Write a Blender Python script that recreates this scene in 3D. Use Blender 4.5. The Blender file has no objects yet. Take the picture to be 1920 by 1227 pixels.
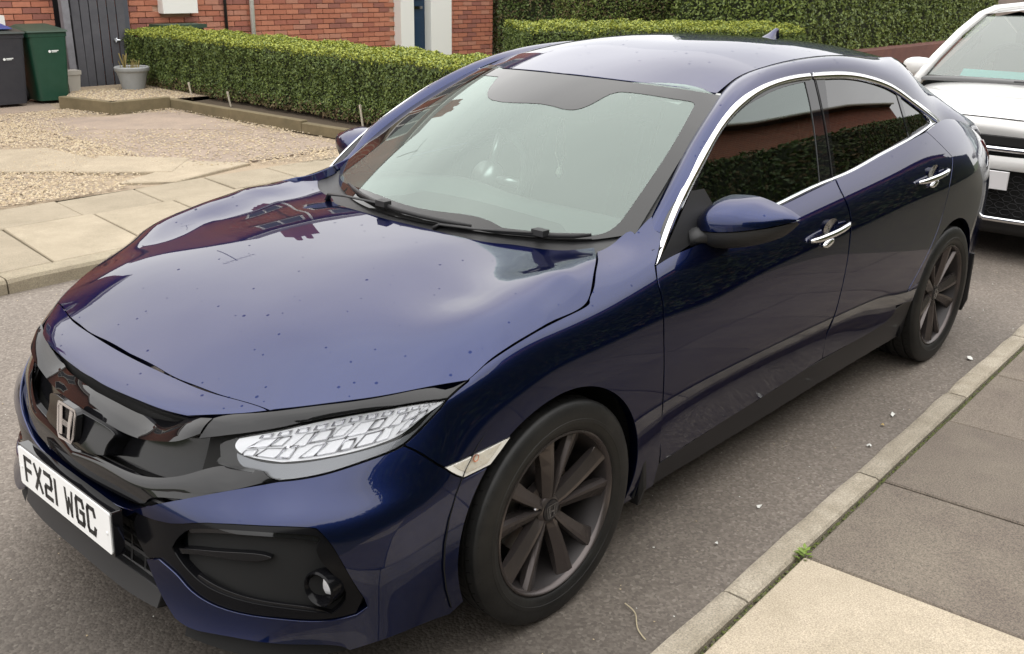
import bpy, bmesh, math, random
import numpy as np
from mathutils import Vector, Matrix
from mathutils.geometry import delaunay_2d_cdt
random.seed(4); rs=np.random.RandomState(7)
D=bpy.data; SC=bpy.context.scene; COL=SC.collection
# ---------------- camera, sky, sun, exposure
cam=D.cameras.new('camera'); co=D.objects.new('camera',cam); COL.objects.link(co); SC.camera=co
cam.sensor_width=36; cam.lens=36*1854.958/1920; cam.clip_end=500; cam.clip_start=.05
YAW,PIT,ROL=0.7395966986104923,0.34608262296833875,0.017791252644286198
fw=np.array([math.cos(YAW)*math.cos(PIT),math.sin(YAW)*math.cos(PIT),-math.sin(PIT)])
rt=np.cross(fw,[0,0,1]); rt/=np.linalg.norm(rt); up=np.cross(rt,fw)
c_,s_=math.cos(ROL),math.sin(ROL); r2=c_*rt+s_*up; u2=-s_*rt+c_*up
co.matrix_world=Matrix(((r2[0],u2[0],-fw[0],-1.79576),(r2[1],u2[1],-fw[1],-2.34441),(r2[2],u2[2],-fw[2],1.67703),(0,0,0,1)))
SC.view_settings.view_transform='Standard'; SC.view_settings.look='None'; SC.view_settings.gamma=1; SC.view_settings.use_curve_mapping=False
SC.view_settings.exposure=0.55
W=D.worlds.new('World'); SC.world=W; W.use_nodes=True
nt=W.node_tree; nt.nodes.clear()
def N(t,ty,**k):
    n=t.nodes.new(ty)
    for a,b in k.items(): setattr(n,a,b)
    return n
o=N(nt,'ShaderNodeOutputWorld'); bg=N(nt,'ShaderNodeBackground'); bg.inputs[1].default_value=.10
sky=N(nt,'ShaderNodeTexSky',sky_type='NISHITA',sun_disc=False); 
SUN_EL,SUN_ROT=math.radians(52),math.radians(-35)
sky.sun_elevation=SUN_EL; sky.sun_rotation=SUN_ROT; sky.dust_density=2.5
tc=N(nt,'ShaderNodeTexCoord'); mp=N(nt,'ShaderNodeMapping'); mp.inputs['Scale'].default_value=(1,1,2.4)
no=N(nt,'ShaderNodeTexNoise'); no.inputs['Scale'].default_value=1.6; no.inputs['Detail'].default_value=5; no.inputs['Roughness'].default_value=.5
cr=N(nt,'ShaderNodeValToRGB'); e=cr.color_ramp.elements
e[0].position=.30; e[0].color=(.76,.75,.745,1); e[1].position=.72; e[1].color=(1,.985,.96,1)
sep=N(nt,'ShaderNodeSeparateXYZ'); mr=N(nt,'ShaderNodeMapRange'); mr.inputs[1].default_value=0; mr.inputs[2].default_value=1; mr.inputs[3].default_value=13; mr.inputs[4].default_value=27
vm=N(nt,'ShaderNodeVectorMath',operation='SCALE'); mx=N(nt,'ShaderNodeMixRGB'); mx.inputs[0].default_value=.88
L=nt.links.new
L(tc.outputs['Generated'],mp.inputs[0]); L(mp.outputs[0],no.inputs[0]); L(no.outputs[0],cr.inputs[0])
L(tc.outputs['Generated'],sep.inputs[0]); L(sep.outputs[2],mr.inputs[0]); L(cr.outputs[0],vm.inputs[0]); L(mr.outputs[0],vm.inputs['Scale'])
L(sky.outputs[0],mx.inputs[1]); L(vm.outputs[0],mx.inputs[2]); L(mx.outputs[0],bg.inputs[0]); L(bg.outputs[0],o.inputs[0])
sl=D.lights.new('sun','SUN'); so=D.objects.new('sun',sl); COL.objects.link(so)
sl.energy=.5; sl.specular_factor=.25; sl.angle=math.radians(150); sl.color=(1,.95,.87)
# sun_rotation is measured clockwise from +Y in the sky texture
sd=Vector((math.sin(SUN_ROT)*math.cos(SUN_EL),math.cos(SUN_ROT)*math.cos(SUN_EL),math.sin(SUN_EL)))
so.rotation_euler=sd.to_track_quat('Z','Y').to_euler()

# ---------------- materials
MT={}
def mat(name,col,rough=.6,metal=0,coat=0,coatr=.03,noise=None,bump=None,spec=.5,extra=None):
    """noise=(scale,amount[,second colour]) colour variation; bump=(scale,strength,distance)"""
    if name in MT: return MT[name]
    m=D.materials.new(name); m.use_nodes=True; t=m.node_tree; b=t.nodes['Principled BSDF']
    b.inputs['Base Color'].default_value=(*col,1); b.inputs['Roughness'].default_value=rough; b.inputs['Metallic'].default_value=metal
    b.inputs['Coat Weight'].default_value=coat; b.inputs['Coat Roughness'].default_value=coatr; b.inputs['Specular IOR Level'].default_value=spec
    g=N(t,'ShaderNodeNewGeometry')
    if noise:
        sc,am=noise[:2]; c2=noise[2] if len(noise)>2 else tuple(c*.35 for c in col)
        n=N(t,'ShaderNodeTexNoise'); n.inputs['Scale'].default_value=sc; n.inputs['Detail'].default_value=6; n.inputs['Roughness'].default_value=.65
        r=N(t,'ShaderNodeMapRange'); r.inputs[1].default_value=.35; r.inputs[2].default_value=.68; r.inputs[3].default_value=0; r.inputs[4].default_value=am
        x=N(t,'ShaderNodeMixRGB'); x.inputs[1].default_value=(*col,1); x.inputs[2].default_value=(*c2,1)
        t.links.new(g.outputs['Position'],n.inputs[0]); t.links.new(n.outputs[0],r.inputs[0]); t.links.new(r.outputs[0],x.inputs[0]); t.links.new(x.outputs[0],b.inputs['Base Color'])
    if bump:
        n=N(t,'ShaderNodeTexNoise'); n.inputs['Scale'].default_value=bump[0]; n.inputs['Detail'].default_value=4
        u=N(t,'ShaderNodeBump'); u.inputs['Strength'].default_value=bump[1]; u.inputs['Distance'].default_value=bump[2]
        t.links.new(g.outputs['Position'],n.inputs[0]); t.links.new(n.outputs[0],u.inputs['Height']); t.links.new(u.outputs[0],b.inputs['Normal'])
    if extra: extra(t,b,g)
    MT[name]=m; return m
def glass(name,tint,ior=1.5,rough=0.0,dirt=0,gc=(1,1,1)):
    m=D.materials.new(name); m.use_nodes=True; t=m.node_tree; t.nodes.clear()
    out=N(t,'ShaderNodeOutputMaterial'); tr=N(t,'ShaderNodeBsdfTransparent'); gl=N(t,'ShaderNodeBsdfGlossy'); fr=N(t,'ShaderNodeFresnel'); mi=N(t,'ShaderNodeMixShader')
    tr.inputs[0].default_value=(*tint,1); gl.inputs['Roughness'].default_value=rough; gl.inputs[0].default_value=(*gc,1); fr.inputs[0].default_value=ior
    l=t.links.new; l(fr.outputs[0],mi.inputs[0]); l(tr.outputs[0],mi.inputs[1]); l(gl.outputs[0],mi.inputs[2])
    if dirt:
        df=N(t,'ShaderNodeBsdfDiffuse'); df.inputs[0].default_value=(.5,.56,.52,1); m2=N(t,'ShaderNodeMixShader'); m2.inputs[0].default_value=dirt  # dirt mixes in pale green diffuse, standing for sky glare and haze
        l(mi.outputs[0],m2.inputs[1]); l(df.outputs[0],m2.inputs[2]); l(m2.outputs[0],out.inputs[0])
    else: l(mi.outputs[0],out.inputs[0])
    MT[name]=m; return m
def paint_extra(t,b,g):
    # fine metallic flake, dried rain spots and dust that scatter over the upward faces
    l=t.links.new
    v=N(t,'ShaderNodeTexVoronoi'); v.inputs['Scale'].default_value=30; v.inputs['Randomness'].default_value=1
    wn=N(t,'ShaderNodeSeparateColor'); gt=N(t,'ShaderNodeMath',operation='LESS_THAN')
    sz=N(t,'ShaderNodeMath',operation='MULTIPLY_ADD'); sz.inputs[1].default_value=.26; sz.inputs[2].default_value=-.11
    l(g.outputs['Position'],v.inputs[0]); l(v.outputs['Color'],wn.inputs[0]); l(wn.outputs[0],sz.inputs[0]); l(v.outputs['Distance'],gt.inputs[0]); l(sz.outputs[0],gt.inputs[1])
    sp=N(t,'ShaderNodeSeparateXYZ'); up_=N(t,'ShaderNodeMapRange'); up_.inputs[1].default_value=.45; up_.inputs[2].default_value=.8
    l(g.outputs['Normal'],sp.inputs[0]); l(sp.outputs[2],up_.inputs[0])
    mu=N(t,'ShaderNodeMath',operation='MULTIPLY'); l(gt.outputs[0],mu.inputs[0]); l(up_.outputs[0],mu.inputs[1])
    inv_=N(t,'ShaderNodeMath',operation='MULTIPLY_ADD'); inv_.inputs[1].default_value=-.75; inv_.inputs[2].default_value=1
    l(mu.outputs[0],inv_.inputs[0]); l(inv_.outputs[0],b.inputs['Coat Weight'])
    n=N(t,'ShaderNodeTexNoise'); n.inputs['Scale'].default_value=3.; n.inputs['Detail'].default_value=5; n.inputs['Distortion'].default_value=1.5
    r=N(t,'ShaderNodeMapRange'); r.inputs[1].default_value=.4; r.inputs[2].default_value=.7; r.inputs[3].default_value=.0; r.inputs[4].default_value=.035
    l(g.outputs['Position'],n.inputs[0]); l(n.outputs[0],r.inputs[0]); l(r.outputs[0],b.inputs['Coat Roughness'])
    bw=N(t,'ShaderNodeBump'); bw.inputs['Strength'].default_value=.25; bw.inputs['Distance'].default_value=.0006
    l(mu.outputs[0],bw.inputs['Height']); l(bw.outputs[0],b.inputs['Coat Normal'])
PAINT=mat('blue_paint',(.0060,.0130,.062),.30,.92,1.0,.01,extra=paint_extra); PAINT.node_tree.nodes['Principled BSDF'].inputs['Coat IOR'].default_value=1.5; PAINT.node_tree.nodes['Principled BSDF'].inputs['Specular Tint'].default_value=(.28,.31,.42,1)
BLK=mat('gloss_black',(.006,.006,.007),.10,0,1.0,.02,spec=0)
MBL=mat('matt_black_plastic',(.013,.013,.014),.55,bump=(400,.2,.0005))
VOID=mat('inner_black',(.004,.004,.004),.9)
CHR=mat('chrome',(.82,.83,.85),.12,1,bump=(40,.04,.001))
DCHR=mat('dark_chrome',(.30,.29,.30),.18,1)
RIM=mat('gunmetal_wheel',(.085,.072,.070),.26,.6,noise=(9,.5,(.115,.10,.095)))
def tyre_x(t,b,g):
    pass
TYR=mat('tyre_rubber',(.009,.009,.009),.5,spec=.35,noise=(14,.6,(.024,.023,.021)),bump=(120,.3,.0008))
DISC=mat('brake_disc',(.25,.24,.23),.35,.9,noise=(30,.6,(.12,.07,.04)))
GLW=glass('windscreen_glass',(.80,.92,.87),1.9,0,.11,(.86,1,.94))
GLS=glass('side_glass',(.28,.31,.29),1.9,0,0,(.90,1,.96))
GLR=glass('privacy_glass',(.05,.05,.05),1.8)
LENS=glass('lamp_lens',(.95,.96,.97),1.45)
FRIT=mat('black_glass_border',(.012,.012,.012),.04,0,1,.0,spec=0)
def refl_x(t,b,g):
    w=N(t,'ShaderNodeTexWave'); w.inputs['Scale'].default_value=22; w.inputs['Distortion'].default_value=5; w.inputs['Detail'].default_value=2; w.inputs['Detail Scale'].default_value=3
    u=N(t,'ShaderNodeBump'); u.inputs['Strength'].default_value=.8; u.inputs['Distance'].default_value=.004
    mpp=N(t,'ShaderNodeMapping'); mpp.inputs['Rotation'].default_value=(.3,.6,.9)
    t.links.new(g.outputs['Position'],mpp.inputs[0]); t.links.new(mpp.outputs[0],w.inputs[0]); t.links.new(w.outputs['Fac'],u.inputs['Height']); t.links.new(u.outputs[0],b.inputs['Normal'])
REFL=mat('lamp_reflector',(.78,.78,.80),.4,.35); CUP=mat('lamp_cup',(.88,.88,.90),.10,.9); BARREL=mat('wheel_barrel',(.030,.026,.026),.45,.3)
WHITE_PL=mat('plate_white',(.78,.78,.77),.35,noise=(60,.12,(.6,.6,.58)))
PLBLK=mat('plate_black',(.012,.012,.012),.5)

# ---------------- object helpers
def mk(name,V,F,m,parent=None,smooth=False,nrm=None):
    me=D.meshes.new(name); me.from_pydata([tuple(map(float,v)) for v in V],[],F); 
    if smooth or nrm is not None: me.polygons.foreach_set('use_smooth',[True]*len(me.polygons))
    if nrm is not None:
        me.normals_split_custom_set_from_vertices([tuple(map(float,n)) for n in nrm])
    ms=m if isinstance(m,(list,tuple)) else [m]
    for q in ms: me.materials.append(q)
    ob=D.objects.new(name,me); COL.objects.link(ob)
    if parent is not None: attach(ob,parent)
    return ob
def wloc(o):
    l=Vector((0,0,0))
    while o is not None: l=l+o.location; o=o.parent
    return l
def attach(ob,parent):
    ob.parent=parent; ob.location=ob.location-wloc(parent)
def thing(name,label,cat,loc,group=None,rot=0):
    o=D.objects.new(name,None); COL.objects.link(o); o.location=loc; o.rotation_euler[2]=rot; o.empty_display_size=.1
    return tag(o,label,cat,group)
def tag(o,label,cat,group=None):
    o['label']=label; o['category']=cat
    if group: o['group']=group
    return o
def struct(o,kind='structure',label=None):
    o['kind']=kind
    if label: o['label']=label
    return o
class MB:
    def __init__(s): s.V=[]; s.F=[]; s.M=[]
    def add(s,V,F,mi=0):
        n=len(s.V); s.V+= [tuple(v) for v in V]; s.F+=[tuple(i+n for i in f) for f in F]; s.M+=[mi]*len(F)
    def box(s,c,d,rz=0,mi=0,tilt=None,bev=0):
        x,y,z=[q/2 for q in d]
        if bev:
            pr=[(-x+bev,-y),(x-bev,-y),(x,-y+bev),(x,y-bev),(x-bev,y),(-x+bev,y),(-x,y-bev),(-x,-y+bev)]
            pi=[(-x+bev*1.4,-y+bev),(x-bev*1.4,-y+bev),(x-bev,-y+bev*1.4),(x-bev,y-bev*1.4),(x-bev*1.4,y-bev),(-x+bev*1.4,y-bev),(-x+bev,y-bev*1.4),(-x+bev,-y+bev*1.4)]
            V=[(a,b,-z) for a,b in pr]+[(a,b,z-bev) for a,b in pr]+[(a,b,z) for a,b in pi]
            F=[tuple(range(7,-1,-1)),tuple(range(16,24))]+[(i,(i+1)%8,8+(i+1)%8,8+i) for i in range(8)]+[(8+i,8+(i+1)%8,16+(i+1)%8,16+i) for i in range(8)]
        else:
            V=[(-x,-y,-z),(x,-y,-z),(x,y,-z),(-x,y,-z),(-x,-y,z),(x,-y,z),(x,y,z),(-x,y,z)]
            F=[(3,2,1,0),(4,5,6,7),(0,1,5,4),(1,2,6,5),(2,3,7,6),(3,0,4,7)]
        R=Matrix.Rotation(rz,3,'Z')
        if tilt is not None: R=R@tilt
        s.add([R@Vector(v)+Vector(c) for v in V],F,mi)
    def tube(s,P,r,n=8,mi=0,cap=True,flat=1.0,upv=(0,0,1)):
        P=[Vector(p) for p in P]; rr=r if isinstance(r,(list,tuple)) else [r]*len(P); V=[];F=[]
        for i,p in enumerate(P):
            t=(P[min(i+1,len(P)-1)]-P[max(i-1,0)]).normalized(); a=t.cross(Vector(upv))
            if a.length<1e-4: a=t.cross(Vector((1,0,0)))
            a.normalize(); b=a.cross(t).normalized()
            for k in range(n):
                w=2*math.pi*k/n; V.append(p+a*math.cos(w)*rr[i]+b*math.sin(w)*rr[i]*flat)
        for i in range(len(P)-1):
            for k in range(n): F.append((i*n+k,i*n+(k+1)%n,(i+1)*n+(k+1)%n,(i+1)*n+k))
        if cap: F+= [tuple(range(n))[::-1],tuple(range((len(P)-1)*n,len(P)*n))]
        s.add(V,F,mi)
    def lathe(s,prof,n=48,mi=0,axis='z',c=(0,0,0),a0=0,a1=2*math.pi,close=False):
        """prof list of (r,h)"""
        full=abs(a1-a0-2*math.pi)<1e-6; m=n if full else n+1; V=[];F=[]
        for i in range(m):
            w=a0+(a1-a0)*i/n; cw,sw=math.cos(w),math.sin(w)
            for r,h in prof:
                v=(r*cw,r*sw,h) if axis=='z' else ((r*cw,h,r*sw) if axis=='y' else (h,r*cw,r*sw))
                V.append(Vector(v)+Vector(c))
        k=len(prof)
        for i in range(n):
            j=(i+1)%m
            for q in range(k-1+(1 if close else 0)):
                q2=(q+1)%k; f=(i*k+q,j*k+q,j*k+q2,i*k+q2); F.append(f if axis!='y' else f[::-1])
        s.add(V,F,mi)
    def ob(s,name,m,parent=None,smooth=False,autos=None):
        o=mk(name,s.V,s.F,m,parent,smooth)
        o.data.polygons.foreach_set('material_index',s.M)
        if autos:
            me=o.data; bm=bmesh.new(); bm.from_mesh(me)
            for e in bm.edges:
                if len(e.link_faces)==2 and e.calc_face_angle(0)>autos: e.smooth=False
            for f in bm.faces: f.smooth=True
            bm.to_mesh(me); bm.free()
        return o
def box(name,c,d,m,parent=None,rz=0,bev=0):
    b=MB(); b.box(c,d,rz,bev=bev); return b.ob(name,m,parent)
def catmull(P,per=6,closed=False):
    P=np.asarray(P,float)
    if len(P)<3: return P
    ch=np.r_[0,np.cumsum(np.maximum(np.linalg.norm(np.diff(P,axis=0),axis=1),1e-9))]
    return nspline(ch,P,np.interp(np.linspace(0,len(P)-1,per*(len(P)-1)+1),np.arange(len(P)),ch))

# ---------------- body surfaces
# ---------- smooth surfaces of the dark hatchback (metres, x rearwards from front axle, +/-y sideways, z up)
class TPS:
    """thin plate height field z=f(x,|y|) through measured points"""
    def __init__(s,pts,lam=1e-4):
        P=np.array([q for p in pts for q in ([p] if abs(p[1])<1e-6 else [p,(p[0],-p[1],p[2])])],float)
        s.c=P[:,:2]; n=len(P)
        K=s._k(s.c); A=np.zeros((n+3,n+3)); A[:n,:n]=K+lam*np.eye(n)
        Q=np.c_[np.ones(n),s.c]; A[:n,n:]=Q; A[n:,:n]=Q.T
        s.w=np.linalg.solve(A,np.r_[P[:,2],0,0,0])
    def _k(s,X):
        d=((X[:,None,:]-s.c[None])**2).sum(-1); return .5*d*np.log(d+1e-12)
    def __call__(s,x,y):
        X=np.stack([np.ravel(x),np.ravel(y)],1).astype(float); n=len(s.c)
        z=s._k(X)@s.w[:n]+s.w[n]+X@s.w[n+1:]
        return z.reshape(np.shape(x))
def nspline(t,Y,x):
    """natural cubic spline, Y (n,...) at knots t, evaluated at x"""
    t=np.asarray(t,float); Y=np.asarray(Y,float); n=len(t); h=np.diff(t)
    A=np.eye(n); B=np.zeros_like(Y)
    for i in range(1,n-1):
        A[i,i-1]=h[i-1]; A[i,i]=2*(h[i-1]+h[i]); A[i,i+1]=h[i]
        B[i]=6*((Y[i+1]-Y[i])/h[i]-(Y[i]-Y[i-1])/h[i-1])
    M=np.linalg.solve(A,B.reshape(n,-1)).reshape(Y.shape)
    x=np.asarray(x,float); k=np.clip(np.searchsorted(t,x)-1,0,n-2)
    e=(slice(None),)+(None,)*(Y.ndim-1)
    hk=h[k][e]; a=(t[k+1]-x)[e]; b=(x-t[k])[e]
    return (M[k]*a**3+M[k+1]*b**3)/(6*hk)+(Y[k]/hk-M[k]*hk/6)*a+(Y[k+1]/hk-M[k+1]*hk/6)*b
HOOD_PTS=[(-.70,0,.722),(-.697,.24,.721),(-.688,.31,.720),(-.679,.39,.722),(-.663,.456,.720),(-.643,.548,.721),
 (-.57,.63,.730),(-.50,.69,.740),(-.43,.74,.749),(-.35,.80,.757),(-.27,.83,.772),
 (-.286,.573,.834),(-.075,.612,.872),(.165,.644,.908),(.36,.68,.922),(-.45,.53,.797),
 (-.50,0,.806),(-.50,.3,.801),(-.286,0,.866),(-.286,.3,.860),(-.05,0,.908),(-.05,.3,.902),(.15,0,.929),(.15,.3,.922),
 (.26,.374,.915),(.33,.504,.913),(.36,.58,.915),(.28,0,.942),
 (0,.735,.900),(.16,.74,.928),(.33,.74,.932),(-.14,.71,.872),(-.28,.70,.822),(-.40,.66,.782),
 (-.13,.83,.838),(0,.835,.858),(.17,.83,.872),(.33,.825,.893),(-.22,.83,.812),
 (-.13,.865,.80),(.0,.872,.81),(.17,.872,.82),(.36,.87,.845),(.45,.82,.91),(.45,.70,.94)]
HT=TPS(HOOD_PTS,2.5e-3)
# wrap net: rows = stations around the plan, columns = height levels 0..7, entries (x,|y|,z)
def colx(x,ys,zs): return [(x,y,z) for y,z in zip(ys,zs)]
NET=[
 [(-.925,0,.165),(-.885,0,.30),(-.889,0,.44),(-.875,0,.53),(-.842,0,.61),(-.802,0,.684),(-.705,0,.722),None],
 [(-.922,.13,.165),(-.883,.13,.30),(-.884,.13,.44),(-.870,.13,.53),(-.835,.13,.61),(-.798,.13,.685),(-.703,.13,.722),None],
 [(-.915,.26,.165),(-.876,.26,.30),(-.874,.26,.44),(-.857,.26,.53),(-.822,.26,.61),(-.790,.26,.688),(-.695,.26,.721),None],
 [(-.907,.365,.167),(-.867,.36,.30),(-.865,.36,.445),(-.842,.36,.53),(-.804,.36,.612),(-.770,.36,.690),(-.684,.36,.721),None],
 [(-.888,.472,.169),(-.850,.46,.30),(-.845,.46,.45),(-.816,.46,.53),(-.773,.46,.615),(-.733,.46,.692),(-.660,.46,.721),None],
 [(-.850,.592,.17),(-.818,.57,.30),(-.810,.56,.455),(-.770,.555,.535),(-.718,.55,.618),(-.672,.545,.690),(-.628,.545,.724),None],
 [(-.790,.695,.172),(-.765,.67,.30),(-.752,.66,.46),(-.702,.65,.54),(-.632,.645,.62),(-.585,.635,.694),(-.545,.632,.734),None],
 [(-.695,.778,.174),(-.680,.755,.30),(-.662,.75,.46),(-.600,.742,.545),(-.525,.737,.63),(-.480,.72,.705),(-.443,.710,.748),None],
 [(-.565,.842,.176),(-.560,.825,.30),(-.540,.823,.465),(-.480,.820,.55),(-.420,.812,.64),(-.385,.797,.722),(-.352,.775,.769),None],
 colx(-.30,(.862,.870,.874,.870,.857,.838,.800),(.180,.30,.465,.56,.655,.738,.790))+[None],
 colx(-.15,(.868,.884,.890,.890,.884,.868,.826),(.185,.30,.465,.57,.68,.775,.835))+[None],
 colx(.00,(.855,.888,.895,.896,.892,.875,.833),(.19,.30,.465,.58,.70,.80,.860))+[None],
 colx(.20,(.856,.888,.895,.898,.893,.874,.830),(.195,.31,.465,.58,.71,.815,.876))+[None],
 colx(.42,(.856,.880,.893,.899,.893,.870,.815),(.20,.32,.46,.59,.72,.84,.908))+[None],
 colx(.65,(.856,.874,.891,.899,.893,.867,.812),(.20,.33,.46,.59,.73,.855,.930))+[(.65,.725,.985)],
 colx(.95,(.856,.872,.890,.899,.893,.867,.806),(.20,.34,.46,.59,.735,.865,.945))+[(.95,.782,.975)],
 colx(1.35,(.856,.872,.890,.899,.893,.868,.802),(.20,.34,.46,.59,.74,.88,.968))+[(1.35,.780,1.00)],
 colx(1.75,(.856,.874,.891,.899,.893,.869,.797),(.20,.34,.46,.59,.74,.895,.996))+[(1.75,.776,1.03)],
 colx(2.10,(.858,.880,.893,.899,.894,.872,.790),(.20,.34,.46,.59,.75,.91,1.030))+[(2.10,.766,1.065)],
 colx(2.45,(.860,.884,.895,.899,.896,.874,.778),(.20,.34,.46,.60,.76,.92,1.065))+[(2.45,.745,1.105)],
 colx(2.80,(.858,.880,.890,.894,.892,.860,.745),(.20,.34,.47,.62,.78,.925,1.080))+[(2.80,.695,1.13)],
 colx(3.10,(.835,.858,.866,.872,.866,.818,.728),(.22,.35,.48,.64,.78,.92,1.035))+[(3.10,.62,1.10)],
 colx(3.33,(.77,.80,.81,.82,.81,.775,.705),(.25,.37,.50,.66,.79,.89,.980))+[(3.33,.60,1.03)],
 colx(3.50,(.66,.70,.72,.73,.725,.705,.665),(.27,.38,.52,.68,.78,.86,.922))+[(3.48,.57,.955)],
 colx(3.585,(.36,.40,.42,.42,.42,.42,.40),(.28,.39,.53,.69,.79,.86,.90))+[(3.56,.32,.92)],
 colx(3.60,(0,0,0,0,0,0,0),(.28,.39,.53,.69,.79,.86,.90))+[(3.57,0,.92)],
]
for c in NET:
    if c[7] is None:
        a,b=np.array(c[5]),np.array(c[6]); x,y,_=b
        if x<-.32: nx,ny=x+.10,y*.93
        else: nx,ny=x,y-.07
        c[6]=(x,y,float(HT(np.array([x]),np.array([y]))[0])); c[7]=(nx,ny,float(HT(np.array([nx]),np.array([ny]))[0]))
NETA=np.array(NET,float)
_s=np.r_[0,np.cumsum(np.linalg.norm(np.diff(NETA[:,2,:2],axis=0),axis=1))]
SK=_s; VK=np.arange(8.)
def WR(s,v):
    """wrap surface: s metres round the body from the nose centre, v level 0..7 (left side, y<0)"""
    s=np.atleast_1d(np.asarray(s,float)); v=np.atleast_1d(np.asarray(v,float))
    # symmetric at the nose: mirror two stations
    t=np.r_[-SK[10:0:-1],SK]; N=np.concatenate([NETA[10:0:-1]*[1,-1,1],NETA])
    cols=nspline(t,N,s)               # (n,8,3)
    n=len(s); out=np.zeros((n,3))
    # spline across v for each sample (shared knots): basis matrix
    Bm=nspline(VK,np.eye(8),v)        # (n,8)
    out=np.einsum('nk,nkc->nc',Bm,cols)
    out[:,1]*=-1
    return out
def HD(x,y):
    x=np.atleast_1d(np.asarray(x,float)); y=np.atleast_1d(np.asarray(y,float))
    return np.stack([x,y,HT(x,y)],1)
# greenhouse side surface
def GY(x,z):
    u=z-.96
    y=.800-.36*u-.28*u*u
    y=y-.03*np.clip((1.2-x)/.7,0,2)**2-.055*np.clip((x-1.9)/1.0,0,2)**2
    return y
def GS(x,z):
    x=np.atleast_1d(np.asarray(x,float)); z=np.atleast_1d(np.asarray(z,float))
    return np.stack([x,-GY(x,z),z],1)
# windscreen: u in -1..1 across, t 0 bottom .. 1 top
WB=np.array([(-1,.551,.697,.956),(-.83,.450,.580,.932),(-.66,.375,.46,.930),(-.43,.295,.30,.934),(0,.225,0,.940)])
WTp=np.array([(-1,1.163,.573,1.294),(-.83,1.100,.478,1.309),(-.66,1.053,.38,1.318),(-.43,1.012,.247,1.326),(0,.985,0,1.331)])
def _sym(A):
    R=A[::-1][1:].copy(); R[:,0]*=-1; R[:,2]*=-1
    B=A.copy(); return np.r_[B,R]
def WS(u,t):
    u=np.atleast_1d(np.asarray(u,float)); t=np.atleast_1d(np.asarray(t,float))
    b=_sym(WB*[1,1,-1,1]); c=_sym(WTp*[1,1,-1,1])
    P0=nspline(b[:,0],b[:,1:],u); P1=nspline(c[:,0],c[:,1:],u); T=t[:,None]
    P=P0*(1-T)+P1*T; P[:,2]+=.028*4*t*(1-t); P[:,0]-=.004*4*t*(1-t); P[:,1]*=1+.024*4*t*(1-t)
    return P
ROOF_PTS=[(.985,0,1.333),(1.012,.247,1.328),(1.053,.38,1.320),(1.10,.478,1.311),(1.163,.565,1.296),
 (1.3,0,1.392),(1.3,.3,1.383),(1.3,.54,1.338),(1.5,0,1.420),(1.5,.3,1.411),(1.5,.54,1.366),(1.78,0,1.434),(1.78,.3,1.425),(1.78,.54,1.382),
 (2.1,0,1.428),(2.1,.3,1.419),(2.1,.54,1.378),(2.49,0,1.400),(2.49,.3,1.391),(2.49,.53,1.350),(2.85,0,1.350),(2.85,.3,1.342),(2.85,.50,1.306),
 (3.10,0,1.300),(3.10,.3,1.292),(3.10,.46,1.265)]
RT=TPS(ROOF_PTS,1e-4)
def RF(x,y):
    x=np.atleast_1d(np.asarray(x,float)); y=np.atleast_1d(np.asarray(y,float))
    return np.stack([x,y,RT(x,y)],1)

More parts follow.
